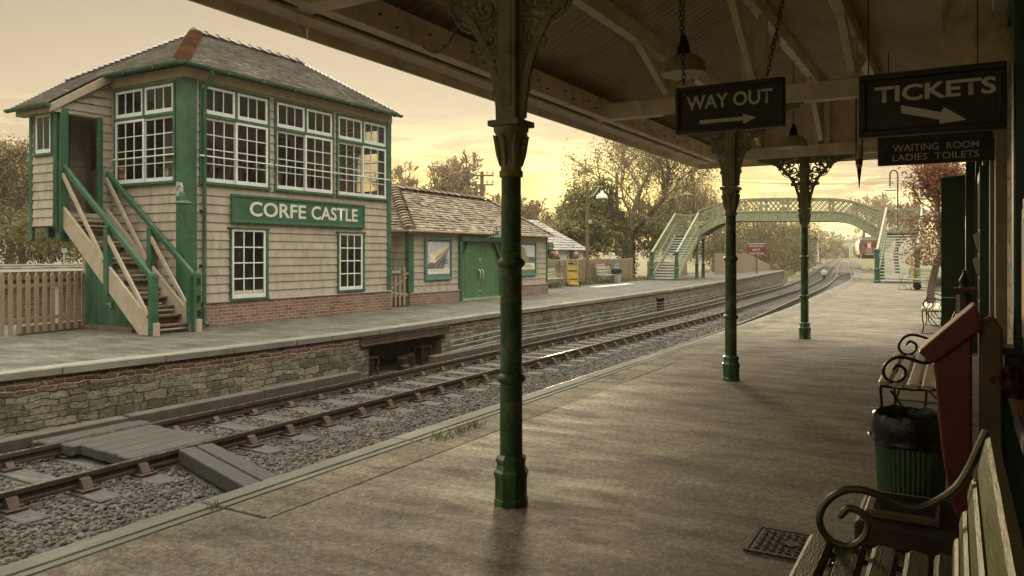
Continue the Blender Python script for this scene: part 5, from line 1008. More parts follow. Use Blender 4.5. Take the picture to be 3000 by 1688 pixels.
def tower(x0,ya,yb_,zg,inner):
    """stairs from x0 up to the landing, between ya and yb_ (ya the track side)"""
    xl=48.85; zl=2.68; ph=1.72
    lo,hi=min(ya,yb_),max(ya,yb_)
    for y in (ya,yb_):
        m=MB(); m.lathe(x0,y,[(.17,zg),(.17,zg+.1),(.13,zg+.14),(.13,zg+.62),(.16,zg+.66),(.16,zg+.72),(.12,zg+.76),(.12,zg+ph-.2),(.15,zg+ph-.15),(.16,zg+ph-.05),(.13,zg+ph)],8); m.build('stair_post',M['green'],fb,bevel=.01)
        m=MB(); m.beam((x0,y,zg+ph-.08),(xl,y,zl+1.42),.10,.10); m.beam((x0,y,zg+.05),(xl,y,zl-.1),.05,.3); m.box(xl,GX1+.05,y-.05,y+.05,zl+1.34,zl+1.44); m.box(xl,GX1,y-.03,y+.03,zl-.25,zl+.1); sd_=m.build('stair_side',M['green_pale'],fb)
        m=MB(); P_=lambda s_,t:(x0+(xl-x0)*s_,y,(zg+.2+(zl-zg-.15)*s_)*(1-t)+(zg+ph-.1+(zl+1.42-zg-ph)*s_)*t); lattice(m,P_,16,3,.02); m.beam((x0+.1,y,zg+.85),(xl,y,zl+.75),.03,.04)
        if y==yb_: lattice(m,lambda s_,t:(xl+(GX1-xl)*s_,y,zl+.1+1.26*t),6,3,.02)
        m.build('lattice',M['green_pale'],sd_)
    m=MB(); m.box(GX1-.04,GX1+.04,lo,hi,zl+1.34,zl+1.44); m.build('landing_rail',M['green_pale'],fb); m=MB(); m.box(GX1-.03,GX1+.03,lo,hi,zl-.25,zl+.3); r_=m.build('landing_side',M['green_pale'],fb); m=MB(); lattice(m,lambda s_,t:(GX1,lo+(hi-lo)*s_,zl+.3+1.06*t),5,3,.022); m.build('lattice',M['green_pale'],r_)
    m=MB(); m.box(xl,GX1,lo,hi,zl-.06,zl); m.build('landing',M['conc'],fb)
    n=16
    for i in range(n):
        x=x0+.12+(xl-x0-.1)*i/n; z=zg+(zl-zg)*(i+1)/(n+1); m=MB(); m.box(x,x+.33,lo+.04,hi-.04,z-.045,z); tr=m.build('tread',M['conc'],fb); m=MB(); m.box(x-.012,x-.002,lo+.04,hi-.04,z-.06,z+.004); m.build('nosing',M['white'],tr)
    m=MB(); 
    for x in (GX0+.05,GX1-.05): 
        m=MB(); m.lathe(x,inner,[(.16,zg),(.16,zg+.08),(.11,zg+.12),(.11,zg+.85),(.14,zg+.9),(.10,zg+.95),(.09,zl-.4),(.13,zl-.3),(.15,zl-.1)],10); m.build('pier',M['green'],fb,smooth=True)
    m=MB(); m.tube([(GX0+.05,inner,1.9),(49.4,inner,2.35),(GX1-.4,inner,2.35),(GX1-.05,inner,1.9)],.035,6); m.tube([(GX0+.05,inner,zg+.6),(GX1-.05,inner,2.)],.025,6); m.build('brace',M['green'],fb)
tower(44.3,14.32,15.86,ZF,14.5); tower(42.7,3.42,1.62,0,3.75)
# ================================================================ FURNITURE
ARM=[(1455,205),(1375,380),(1300,540),(1200,690),(1050,800),(900,865),(780,865),(640,815),(500,755),(360,715),(230,720),(110,780),(30,880),(10,990),(50,1090),(130,1170),(250,1205),(350,1170),(420,1090),(435,1000),(400,940),(330,890),(250,880),(180,960)]
ARM=[onX(2400+x/2.97,1200+y/2.97,2.86) for x,y in ARM]; ARM=[(p.y,p.z) for p in ARM]
def spl(P_,n=4):
    P_=[Vector(p) for p in P_]; o=[]
    for i in range(len(P_)-1):
        a,b_,c,d=P_[max(i-1,0)],P_[i],P_[i+1],P_[min(i+2,len(P_)-1)]
        for j in range(n): t=j/n; o.append(.5*((2*b_)+(-a+c)*t+(2*a-5*b_+4*c-d)*t*t+(-a+3*b_-3*c+d)*t**3))
    return o+[P_[-1]]
def make_bench(label,L_,seat,back,iron,group=None,nb=4):
    t=thing('bench',label,'bench',(0,0,0),0,group)
    def slat(m,y,z,w_,h,tilt=0.):
        c,s_=math.cos(tilt),math.sin(tilt); ring=[]
        pr=[(-w_/2,-h/2),(w_/2,-h/2),(w_/2,h/2-.008),(w_/2-.012,h/2),(-w_/2+.012,h/2),(-w_/2,h/2-.008)]
        pts=lambda x,q:[(x,y+(a*q)*c-b_*s_,z+(a*q)*s_+b_*c) for a,b_ in pr]
        # rounded ends
        m.add(pts(0,.72)+pts(.025,1)+pts(L_-.025,1)+pts(L_,.72),[(i+6*r_,(i+1)%6+6*r_,(i+1)%6+6*r_+6,i+6*r_+6) for r_ in range(3) for i in range(6)]+[tuple(range(5,-1,-1)),tuple(range(18,24))])
    m=MB()
    for i,y in enumerate((.405,.305,.205,.105,.02)): slat(m,y,.425+(.012 if i==0 else 0)+(.006 if i==4 else 0),.08,.035,-.05+.06*i)
    m.build('seat',M[seat],t,world=False)
    m=MB(); e0,e1=(-.005,.47),(-.10,.87)
    ws=(.05,.07,.085,.13)[-nb:]; tot=sum(ws)+.035*(nb-1); p_=0; dy,dz=e1[0]-e0[0],e1[1]-e0[1]; ln=math.hypot(dy,dz); sc=ln/tot; ang=math.atan2(dz,dy)
    for w_ in ws: 
        c=(p_+w_/2)*sc/ln; slat(m,e0[0]+dy*c,e0[1]+dz*c,w_*sc,.032,ang+math.pi); p_+=w_+.035
    m.build('backrest',M[back],t,world=False)
    for x in (.04,L_-.06):
        m=MB(); pts=spl(ARM); 
        for p,q in zip(pts,pts[1:]): m.beam((x,p[0],p[1]) if 0 else Vector((x,p.x,p.y)),Vector((x,q.x,q.y)),.03,.012,up=(1,0,0)) if False else None
        m.tube([(x,p.x,p.y) for p in pts],[.013]*(len(pts)-3)+[.012,.010,.007],8); m.build('armrest',M[iron],t,world=False,smooth=True)
        m=MB()
        m.tube([(x,.43,.40),(x,.42,.25),(x,.40,.10),(x,.43,.0)],.012,6); m.tube([(x,-.085,.86),(x,-.01,.42),(x,-.0,.25),(x,-.06,.1),(x,-.12,.0)],.012,6); m.tube([(x,.43,.405),(x,.2,.395),(x,0,.41)],.011,6)
        m.tube([(x,.33,.39),(x,.32,.22),(x,.27,.14),(x,.2,.13),(x,.13,.17),(x,.11,.39)],.010,6); m.tube([(x,.36,.38),(x,.22,.18),(x,.05,.0)],.010,6)
        m.build('leg_frame',M[iron],t,world=False,smooth=True)
    for a_ in (0,L_-.1): m=MB(); m.box(a_,a_+.1,-.13,.45,-.012,.0); m.build('foot_rail',M['wood'],t,world=False)
    return t
b1=make_bench('foreground bench with glossy green backrest and a large curled iron arm',1.75,'slat','back','wrought'); b1.location=(1.15,0,.012)
b2=make_bench('slatted bench with two curled arms just behind the red weighing machine',2.0,'slat_pale','slat_pale','iron'); b2.location=(6.62,.08,.012)
dup(b2,(15.9,.1,.012),0,'dark iron slatted bench by the windbreak screen at the canopy end')
fbn=make_bench('pale green bench on the far platform, half hidden by the goods shed corner',1.9,'green_pale','green_pale','green_pale','pale green benches',3); fbn.location=(32.2,16.2,ZF+.012); fbn.rotation_euler.z=math.pi
dup(fbn,(39.2,16.35,ZF+.012),math.pi,'pale green bench on the far platform, in front of the red enamel sign'); dup(fbn,(34.3,.62,.012),R(35),'pale green bench on the near platform beside a yellow trolley')
def trolley(label,loc,rz):
    t=thing('luggage_trolley',label,'trolley',loc,rz,'yellow platform trolleys'); m=MB()
    for s_ in (-1,1): m.beam((s_*.24,0,.12),(s_*.24,.12,1.35),.05,.06)
    m.build('frame',M['yellow'],t,world=False,bevel=.006); m=MB(); m.prism([(-.22,.0,.12),(.22,.0,.12),(.22,.10,1.12),(-.22,.10,1.12)],(0,.03,0)); m.build('panel',M['yellow'],t,world=False)
    m=MB(); 
    for z in (.35,.75,1.1): m.box(-.24,.24,-.02+z*.08,.03+z*.08,z-.02,z+.02)
    m.build('cross_bar',M['iron'],t,world=False); m=MB(); m.box(-.25,.25,-.42,.02,.09,.13); m.build('toe_plate',M['yellow'],t,world=False,bevel=.005)
    for s_ in (-1,1):
        m=MB(); m.tube([(s_*.30,-.1,.15),(s_*.36,-.1,.15)],.15,16); wl_=m.build('wheel',M['iron'],t,world=False,smooth=True); m=MB(); m.tube([(s_*.29,-.1,.15),(s_*.37,-.1,.15)],.06,12); m.build('hub',M['rust'],wl_,world=False,smooth=True)
        m=MB(); m.tube([(s_*.24,.12,1.33),(s_*.24,.05,1.45),(s_*.24,-.06,1.47)],.02,8); m.build('handle',M['iron'],t,world=False,smooth=True)
trolley('yellow sack trolley leaning on the far platform fence between two benches',(33.9,16.15,ZF),R(-52)); trolley('yellow sack trolley standing by the bench at the footbridge stairs',(35.5,1.46,0),R(4))
# bins
def bin_(name,label,loc,r_,h,body,bag,flutes=40):
    t=thing(name,label,'bin',loc); m=MB(); n=flutes*4
    def rr(a,z): return (r_*.86+r_*.10*z/h)*(1+.022*math.cos(flutes*a))
    zs=[0,.01,h*.5,h*.97,h]
    m.add([(rr(2*math.pi*i/n,z)*math.cos(2*math.pi*i/n),rr(2*math.pi*i/n,z)*math.sin(2*math.pi*i/n),z) for z in zs for i in range(n)],[(j*n+i,j*n+(i+1)%n,(j+1)*n+(i+1)%n,(j+1)*n+i) for j in range(len(zs)-1) for i in range(n)]+[tuple(range(n))]); m.build('body',M[body],t,world=False,smooth=True)
    m=MB(); n=72; prof=[(1.02,-.12),(1.10,-.10),(1.08,-.06),(1.12,-.01),(1.10,.05),(1.06,.11),(1.0,.12),(.97,.10),(.95,-.05),(.9,-.3)]
    rn=np.random.default_rng(int(r_*1000)); ph=rn.random(8)*6
    m.add([((r_*.96*p_*(1+.009*math.sin(9*a+ph[0]+j)+.009*math.sin(23*a+ph[1]+2*j)))*math.cos(a),(r_*.96*p_*(1+.009*math.sin(9*a+ph[0]+j)+.009*math.sin(23*a+ph[1]+2*j)))*math.sin(a),h+z*h/.5+.006*math.sin(5*a+ph[2])+.004*math.sin(13*a+ph[3]+j)) for j,(p_,z) in enumerate(prof) for a in [2*math.pi*i/n for i in range(n)]],[(j*n+i,j*n+(i+1)%n,(j+1)*n+(i+1)%n,(j+1)*n+i) for j in range(len(prof)-1) for i in range(n)]+[tuple((len(prof)-1)*n+i for i in range(n))])
    m.build('bin_bag',M['bag'],t,world=False,smooth=True)
    for s_ in (0,math.pi):
        m=MB(); c=math.cos; a0=R(-105)+s_; pts=[((r_*1.0+.03*math.sin(math.pi*i/8))*math.cos(a0+(i/8-.5)*.9),(r_*1.0+.03*math.sin(math.pi*i/8))*math.sin(a0+(i/8-.5)*.9),h*.80+.02*math.sin(math.pi*i/8)) for i in range(9)]; m.tube(pts,.009,6); m.build('handle',M[body],t,world=False,smooth=True)
    m=MB(); m.beam((r_*.89*math.cos(R(-145)),r_*.89*math.sin(R(-145)),.01),(r_*.97*math.cos(R(-145)),r_*.97*math.sin(R(-145)),h*.9),.02,.012); m.build('seam',M[body],t,world=False)
    return t
M['bin_green']=mat('green_bin_paint',(.055,.115,.055),.42,.3,4,dirt=((.03,.06,.03),5),bump=.1)
bin_('litter_bin','fluted green dustbin lined with a black bag beside the weighing machine',(5.22,.235,0),.205,.40,'bin_green',1,44); bin_('litter_bin','galvanised dustbin with black bag by the far platform fence',(39.0,15.95,ZF),.27,.62,'galv',1,30)
# weighing machine
wm=thing('weighing_machine','tall worn red platform weighing machine with slanting dial head','scales',(4.4,.15,0))
def Wp(u,v,X=4.42): p=onX(u*KD,v*KD,X); return (X,p.y,p.z)
m=MB(); m.prism([Wp(2345,915),Wp(2352,960),Wp(2360,1060),Wp(2372,1160),Wp(2388,1245),Wp(2402,1300),(4.42,-.06,.1),(4.42,-.10,.14),Wp(2445,1290),Wp(2445,845)],(.30,0,0)); m.build('body',M['redpaint'],wm,bevel=.012,seg=2)
m=MB(); m.prism([Wp(2307,885,4.40),Wp(2345,918,4.40),Wp(2447,848,4.40),Wp(2470,830,4.40),Wp(2468,800,4.40),Wp(2452,765,4.40)],(.34,0,0)); m.build('dial_head',M['redpaint'],wm,bevel=.015,seg=2)
m=MB(); m.prism([(4.43,-.105,.14),(4.43,-.105,1.10),(4.43,-.165,1.14),(4.43,-.2,1.08),(4.43,-.2,.1)],(.28,0,0)); m.build('back_panel',M['wood'],wm,bevel=.01)
m=MB(); m.box(4.16,4.66,-.05,.44,.0,.125); m.build('plinth',M['iron_brown'] if 'iron_brown' in M else M['rust'],wm,bevel=.02,seg=2); m=MB(); m.box(4.24,4.62,.06,.40,.125,.165); pl=m.build('platform',M['wood'],wm,bevel=.01)
m=MB(); m.box(4.28,4.58,.10,.36,.166,.170)
for i in range(10): m.box(4.282+i*.03,4.284+i*.03,.10,.36,.170,.173)
for i in range(9): m.box(4.28,4.58,.1+i*.029,.102+i*.029,.170,.173)
m.build('tread_plate',M['iron'],pl)
# inspection cover
ic=thing('inspection_cover','cast iron inspection cover with raised pattern set in the platform','cover',(4.0,.7,0)); m=MB(); c=[G(u*KD,v*KD) for u,v in ((1915,1337),(2100,1360),(2062,1410),(1888,1387))]; 
cx0,cx1=3.84,4.17; cy0,cy1=.53,.88; m.box(cx0,cx1,cy0,cy1,.0,.007); fr_=m.build('plate',M['castgrey'] if 'castgrey' in M else M['rust'],ic,bevel=.003); m=MB()
for i in range(9):
    for j in range(9):
        x,y=cx0+.035+i*.033,cy0+.03+j*.036; 
        if abs(i-4)+abs(j-4)<2: continue
        (m.box(x-.012,x+.012,y-.004,y+.004,.007,.011) if (i+j)%2 else m.box(x-.004,x+.004,y-.013,y+.013,.007,.011))
m.prism([(4.005,.655,.007),(4.05,.705,.007),(4.005,.755,.007),(3.96,.705,.007)],(0,0,.004)); m.build('raised_pattern',M['rust'],ic)
m=MB(); m.box(cx0-.02,cx1+.02,cy0-.02,cy0-.003,.0,.009); m.box(cx0-.02,cx1+.02,cy1+.003,cy1+.02,.0,.009); m.box(cx0-.02,cx0-.003,cy0-.003,cy1+.003,.0,.009); m.box(cx1+.003,cx1+.02,cy0-.003,cy1+.003,0,.009); m.build('frame',M['rust'],ic)
# leaflet rack, flower pot, cabinet, urn
t=thing('leaflet_rack','wire leaflet rack with curling pale papers on the station wall','rack',(9.6,-.3,1.2)); m=MB()
for z in (.95,1.2,1.45,1.7):
    m.tube([(9.35,-.35,z),(9.35,-.22,z),(9.85,-.22,z),(9.85,-.35,z)],.006,5)
for x in (9.35,9.6,9.85): m.tube([(x,-.24,.9),(x,-.24,1.9)],.006,5)
m.build('wire_frame',M['galv'],t); 
for i,(x,z) in enumerate(((9.4,1.48),(9.6,1.22))): m=MB(); m.prism([(x,-.30,z),(x,-.2,z+.02),(x,-.16,z+.17),(x,-.2,z+.2),(x,-.26,z+.06)],(.10,0,0)); m.build('leaflets',M['paper'],t)
t=thing('flower_pot','pot of dark red flowers on the window sill at the right edge','flower pot',(4.28,-.27,.70)); m=MB(); m.lathe(4.28,-.27,[(.04,.70),(.055,.77),(.06,.78)],12); m.build('pot',M['clay'],t)
M['petal']=leafmat('red_petal',(.10,.018,.02)); v=[];f=[]
for i in range(260):
    c=np.array((4.28,-.27,.85))+rng.normal(0,.038,3); d1=rng.normal(size=3)*.011; d2=rng.normal(size=3)*.011; o=len(v); v+= [c-d1,c-d2,c+d1,c+d2]; f.append((o,o+1,o+2,o+3))
arrmesh('blossom',v,f,'petal',t,rootloc(t))
t=thing('machine_cabinet','dark cabinet with an old iron pump fitting beside the windbreak screen','cabinet',(13.3,-.05,0)); m=MB(); m.box(13.2,13.6,-.32,.0,0,.92); m.build('body',M['green_dark'],t,bevel=.01); m=MB(); m.box(13.12,13.65,-.33,.03,.92,.95); m.build('shelf',M['redpaint'],t); m=MB(); m.lathe(13.35,-.12,[(.07,.95),(.06,1.0),(.08,1.05),(.05,1.12),(.03,1.15),(.035,1.2),(.01,1.22)],12); m.build('finial',M['iron'],t,smooth=True); m=MB(); m.lathe(13.19,-.14,[(.02,.55),(.06,.6),(.075,.72),(.06,.84),(.02,.88)],12); m.build('emblem',M['iron'],t,smooth=True); m=MB(); m.box(13.19,13.199,-.06,-.01,.55,.85); m.build('card',M['paper'],t)
u_=at(2748,870,30); t=thing('stone_urn','small stone urn beside the pale green near platform bench','urn',(u_.x,u_.y,0)); m=MB(); m.lathe(u_.x,u_.y,[(.2,0),(.2,.06),(.12,.1),(.1,.2),(.22,.4),(.27,.5),(.27,.55)],14); m.build('bowl',M['conc'],t,smooth=True); m=MB(); m.lathe(u_.x,u_.y,[(.24,.52),(.15,.6),(.03,.62)],10); m.build('soil',M['ground'],t)
# ================================================================ LAMPS, POSTS, SIGNS, SIGNALS
def barn_lamp(label,base,h,top,shade,dirn,polem='wood'):
    """wooden post with a braced bracket and a hanging enamel shade"""
    t=thing('lamp_post',label,'lamp post',tuple(base)); b_=Vector(base); m=MB(); m.tube([b_,b_+Vector((0,0,h))],[.11,.085],10); m.build('post',M[polem],t,smooth=True)
    d=Vector((*dirn,0)).normalized(); e=b_+Vector((0,0,h-.25)); m=MB(); m.beam(e,e+d*.8,.05,.05); m.tube([e-Vector((0,0,.6)),e-Vector((0,0,.45))+d*.3,e-Vector((0,0,.2))+d*.5,e+d*.6],.035,6); m.build('bracket',M['enamel_old'],t)
    c=e+d*.75; m=MB(); m.lathe(c.x,c.y,[(.30,c.z-.62),(.30,c.z-.58),(.22,c.z-.42),(.1,c.z-.34),(.08,c.z-.25),(.02,c.z-.2)],16); m.build('shade',M['enamel'],t,smooth=True); m=MB(); m.tube([c,c-Vector((0,0,.24))],.02,6); m.build('hanger',M['iron'],t)
    return t
p=G(1477*KD,717*KD,ZF); lp=barn_lamp('weathered wooden lamp post with white shade on the far platform',p,5.25,0,0,(.55,-.84)); m=MB(); m.box(p.x-.1,p.x+.16,p.y-.2,p.y-.1,3.0,3.2); m.build('junction_box',M['galv'],lp)
p=at(2770,745,24); barn_lamp('wooden lamp post with white shade above the red leaved tree',(p.x,p.y,0),1.45+275*24/2250,0,0,(-.45,.9))
def swan(label,u,vt,vb,D,hd):
    a=at(u,vt,D); b_=at(u,vb,D); t=thing('swan_neck_lamp',label,'lamp post',(b_.x,b_.y,b_.z)); m=MB(); d=Vector((.5,-.87,0))*hd; top=Vector((b_.x,b_.y,a.z-.35)); m.tube([(b_.x,b_.y,b_.z),(b_.x,b_.y,a.z-1.4),top]+[top+d*(.28*(1-math.cos(q)))+Vector((0,0,.35*math.sin(q))) for q in np.linspace(.3,math.pi,8)]+[top+d*.56-Vector((0,0,.9))],.05,6); m.build('post',M['iron'],t,smooth=True); c=top+d*.56-Vector((0,0,1.15)); m=MB(); m.lathe(c.x,c.y,[(.42,c.z),(.40,c.z+.06),(.15,c.z+.16),(.1,c.z+.3),(.03,c.z+.34)],14); m.build('shade',M['enamel_old'],t,smooth=True)
swan('swan neck lamp rising behind the left half of the footbridge',2033,514,760,58,-1); swan('swan neck lamp rising behind the right landing of the footbridge',2630,499,770,56,-1)
def pole(label,u,vt,vb,D,arms=(),r_=.13,cat='telegraph pole',mm='wood'):
    a=at(u,vt,D); b_=at(u,vb,D); t=thing('telegraph_pole',label,cat,(a.x,a.y,b_.z)); m=MB(); m.tube([(a.x,a.y,b_.z),(a.x,a.y,a.z)],[r_,r_*.8],8); m.build('post',M[mm],t,smooth=True)
    for dz,w_ in arms:
        m=MB(); dv=Vector((.5,-.866,0)); c=Vector((a.x-.12,a.y-.07,a.z-dz)); m.beam(c-dv*w_,c+dv*w_,.1,.13); ar=m.build('crossarm',M[mm],t)
        for q in (-.92,-.45,.45,.92): m=MB(); cc=c+dv*w_*q; m.lathe(cc.x,cc.y,[(.03,cc.z+.06),(.03,cc.z+.18),(.11,cc.z+.2),(.11,cc.z+.3),(.07,cc.z+.42),(.02,cc.z+.45)],8); m.build('insulator',M['enamel'],ar)
    return a
TP=pole('telegraph pole with two crossarms of white insulators behind the goods shed',1412,503,700,66,((.35,1.0),(1.15,1.0)),.19)
pole('plain grey pole standing in front of the big tree trunk',1807,508,750,54); pole('thin wire pole on the bank beyond the boarded screen',2258,680,800,85,(),.09); pole('thin wire pole near the distant signal, wires fanning out',2378,705,760,140,((.2,.8),),.1)
# wires
def wire(label,a,b_,sag,r_=.012,mm='iron'): 
    a=Vector(a);b_=Vector(b_); o=MB().tube([a.lerp(b_,q)-Vector((0,0,sag*4*q*(1-q))) for q in np.linspace(0,1,14)],r_,4).build('overhead_wire',M[mm]); tag(o,label,'wire',None)
wire('uppermost overhead wire crossing the sky left to right',at(1960,508,70),at(2700,518,70),.4); wire('middle overhead wire crossing the sky left to right',at(1960,516,70),at(2700,527,70),.5); wire('lower overhead wire crossing the sky left to right',at(1960,523,70),at(2690,536,70),.3)
lt_=Vector((lp.location.x,lp.location.y,ZF+4.9)); wire('upper wire slanting from the far lamp post down to the goods shed',lt_,at(1575,655,38),.1,.012,'iron'); wire('lower wire slanting from the far lamp post down to the cottage roof',lt_-Vector((0,0,.3)),at(1640,665,42),.1,.012,'iron'); wire('wire from the far lamp post sagging right to the footbridge',lt_-Vector((0,0,.2)),at(1935,655,50),.35,.012,'iron'); wire('second wire from the big tree sagging right to the footbridge stairs',at(1760,600,50),at(1945,640,50),.4,.012,'iron')
for i,(v0,v1,lb) in enumerate(((655,668,'highest of the wires drooping under the footbridge arch'),(663,679,'middle of the wires drooping under the footbridge arch'),(670,690,'lowest of the wires drooping under the footbridge arch'))): wire(lb,at(2160,v0,80),at(2262,v0-8,84),.9,.014,'iron')
# enamel signs on the fence
def enamel(label,u0,u1,v0,v1,Y,bg,lines,border=None):
    a=onY(u0,v0,Y); b_=onY(u1,v1,Y); t=thing('enamel_sign',label,'sign',((a.x+b_.x)/2,Y,b_.z)); m=MB(); m.box(a.x,b_.x,Y-.03,Y-.01,b_.z,a.z); pl=m.build('plate',M[bg],t); W_=b_.x-a.x; H_=a.z-b_.z
    for body,fx_,fy,fw,fh,mm in lines: text(body,(a.x+W_*fx_,Y-.032,b_.z+H_*fy),(1,0,0),(0,0,1),W_*fw,H_*fh,mm,pl,bold=.02)
    return t,a,b_
enamel('small green WAY OUT plate on the fence beside the yellow trolley',1637,1655,766,778,16.68,'green',[('WAY',.15,.55,.7,.3,'white'),('OUT',.15,.12,.7,.3,'white')])
t,a,b_=enamel('tall black enamel sign with white squiggles behind the yellow trolley',1676,1686,769,817,16.66,'black',[]); 
m=MB()
for i in range(4): zc=b_.z+(a.z-b_.z)*(.15+.23*i); xc=(a.x+b_.x)/2; m.tube([(xc+.16*math.cos(q),16.62,zc+.09*math.sin(q)) for q in np.linspace(.4,5.6,12)],.03,5)
m.build('squiggle',M['white'],t)
enamel('red enamel sign reading LYONS TEA above a pale green bench',1742,1771,769,786,16.7,'poster_red_s' if 0 else 'p_red',[('LYONS TEA',.06,.25,.88,.5,'white')]); enamel('dark blue enamel sign with white lettering above the galvanised dustbin',1796,1814,768,800,16.7,'frameblue',[('JONES',.1,.7,.8,.16,'white'),('SEWING',.1,.45,.8,.16,'white'),('MACHINE',.1,.2,.8,.16,'white')])
p=at(1902*KD,628*KD,62); t=thing('warning_sign','red notice board with white lettering above the boarded screen','sign',(p.x,p.y,p.z-2)); m=MB(); m.box(p.x-.02,p.x+.02,p.y-.7,p.y+.7,p.z-.42,p.z+.45); M['dullred']=mat('dull_red_board',(.17,.03,.028),.5,.2,4); b_=m.build('board',M['dullred'],t); m=MB(); m.box(p.x-.05,p.x+.04,p.y-.74,p.y+.74,p.z+.45,p.z+.51); m.build('cap',M['white'],t); m=MB(); m.beam((p.x+.08,p.y,p.z-2.9),(p.x+.08,p.y,p.z+.3),.1,.1); m.build('post',M['wood'],t)
for q,z in (('PASSENGERS MUST',.2),('NOT',-.1),('CROSS THE LINE',-.4)): text(q,(p.x-.025,p.y+(.6 if len(q)>3 else .3),p.z+z),(0,-1,0),(0,0,1),1.2 if len(q)>3 else .6,.18,'white',b_,bold=.01)
# ground disc signal
p=G(2300+587/5.152,620+1000/5.152,-.85); t=thing('disc_signal','white ground disc signal with a black bar between the tracks','signal',tuple(p)); m=MB(); m.tube([(p.x-.02,p.y,p.z+.55),(p.x+.03,p.y,p.z+.55)],.27,20); d_=m.build('disc',M['white'],t); m=MB(); m.beam((p.x-.045,p.y-.17,p.z+.50),(p.x-.045,p.y+.17,p.z+.5),.07,.02); m.build('bar',M['iron'],d_) ; m=MB(); m.box(p.x,p.x+.3,p.y-.15,p.y+.15,p.z-.1,p.z+.35); m.build('mechanism',M['iron'],t)
# semaphores
def sema(label,u,vb,vt,D,arm_len,mm,va,dirn=-1,ladder=True):
    b_=at(u,vb,D); a=at(u,vt,D); t=thing('semaphore_signal',label,'signal',(b_.x,b_.y,b_.z)); m=MB(); m.beam((b_.x,b_.y,b_.z),(b_.x,b_.y,a.z),.2,.2); m.lathe(b_.x,b_.y,[(.14,a.z),(.1,a.z+.15),(.02,a.z+.5)],8); m.build('post',M['white'],t); z=at(u,va,D).z; dv=Vector((.5,-.866,0))*dirn
    c=Vector((b_.x-.15,b_.y-.05,z)); m=MB(); m.beam(c,c+dv*arm_len,.04,.35); ar=m.build('arm',M[mm],t); m=MB(); q=c+dv*arm_len*.72-Vector((.04,.02,0)); m.beam(q-dv*.13,q+dv*.13,.04,.352); m.build('band',M['white' if mm=='red' else 'iron'],ar)
    m=MB(); m.box(b_.x+.3,b_.x+.34,b_.y-.2,b_.y-.16,b_.z,z); m.box(b_.x+.3,b_.x+.34,b_.y+.16,b_.y+.2,b_.z,z)
    for i in range(int((z-b_.z)/.4)): m.box(b_.x+.3,b_.x+.33,b_.y-.16,b_.y+.16,b_.z+.3+i*.4,b_.z+.33+i*.4)
    m.build('ladder',M['iron'],t)
sema('tall white semaphore post with a red arm pointing left',2397,768,696,112,1.7,'red',702); sema('distant white semaphore post with a pale arm pointing right',2489,760,700,185,1.4,'white',703,1); sema('semaphore with a large red arm beside the right footbridge stairs',2578,800,712,60,1.25,'red',720)
p=at(2380,765,105); t=thing('relay_cabinet','grey lineside cabinet at the foot of the left signal','cabinet',(p.x,p.y,p.z)); m=MB(); m.box(p.x-.4,p.x+.4,p.y-.5,p.y+.5,p.z-.2,p.z+.75); m.build('body',M['galv'],t); m=MB(); m.box(p.x-.5,p.x+.5,p.y-.6,p.y+.6,p.z+.75,p.z+.83); m.build('lid',M['white'],t)
# railway coach on the siding
p=at(2546,762,120); t=thing('railway_coach','dark red railway coach with a pale end door on the siding','coach',(p.x,p.y,p.z)); dv=Vector((.991,.133,0)); sv=Vector((-.133,.991,0))
def cpt(a,b_,z): q=Vector((p.x,p.y,p.z))+dv*a+sv*b_; return (q.x,q.y,p.z+z)
prof=[(-1.35,.9),(-1.4,2.4),(-1.3,3.1),(-.9,3.5),(0,3.65),(.9,3.5),(1.3,3.1),(1.4,2.4),(1.35,.9)]; Vv=dv*18
M['maroon']=mat('maroon_coach',(.12,.05,.045),.4,.2,4); m=MB(); m.prism([cpt(0,a,z) for a,z in prof if z<3.2],Vv); m.build('body',M['maroon'],t); m=MB(); m.prism([cpt(-.02,a*1.03,z+.02) for a,z in prof if z>3.0],Vv*1.002); m.build('roof',M['slate'],t); m=MB(); m.prism([cpt(-.05,-.42,1.0),cpt(-.05,.42,1.0),cpt(-.05,.42,2.9),cpt(-.05,-.42,2.9)],dv*.045); m.build('end_door',M['fence'],t); m=MB(); m.prism([cpt(.5,1.42,1.5),cpt(17.5,1.42,1.5),cpt(17.5,1.43,2.7),cpt(.5,1.43,2.7)],sv*.02); m.build('side_panel',M['cream_trim'],t)
for a in (2,15):
    m=MB(); m.prism([cpt(a-1.3,-1.1,.2),cpt(a+1.3,-1.1,.2),cpt(a+1.3,1.1,.2),cpt(a-1.3,1.1,.2)],(0,0,.6)); m.build('bogie',M['iron'],t)
for b_ in (-.85,.85): m=MB(); q=cpt(-.5,b_,.85); m.tube([cpt(-.55,b_,.85),cpt(0,b_,.85)],.2,12); m.build('buffer',M['iron'],t)
# ================================================================ TREES AND FAR BACKGROUND
def seg_mesh(segs,n=4):
    """tapered prisms for many branch segments at once: segs rows = p0(3) p1(3) r0 r1"""
    S=np.asarray(segs,float); a,b_=S[:,:3],S[:,3:6]; d=b_-a; d/=np.linalg.norm(d,axis=1)[:,None]+1e-9
    ref=np.where(abs(d[:,2:3])<.9,np.array([[0,0,1.]]),np.array([[1.,0,0]])); u=np.cross(d,ref); u/=np.linalg.norm(u,axis=1)[:,None]; w_=np.cross(d,u)
    an=np.linspace(0,2*np.pi,n,endpoint=False); ring=np.cos(an)[None,:,None]*u[:,None,:]+np.sin(an)[None,:,None]*w_[:,None,:]
    v=np.concatenate([a[:,None,:]+ring*S[:,6,None,None],b_[:,None,:]+ring*S[:,7,None,None]],1).reshape(-1,3)
    i=np.arange(n); f=np.stack([i,(i+1)%n,n+(i+1)%n,n+i],1); f=(f[None]+(2*n*np.arange(len(S)))[:,None,None]).reshape(-1,4); return v,f
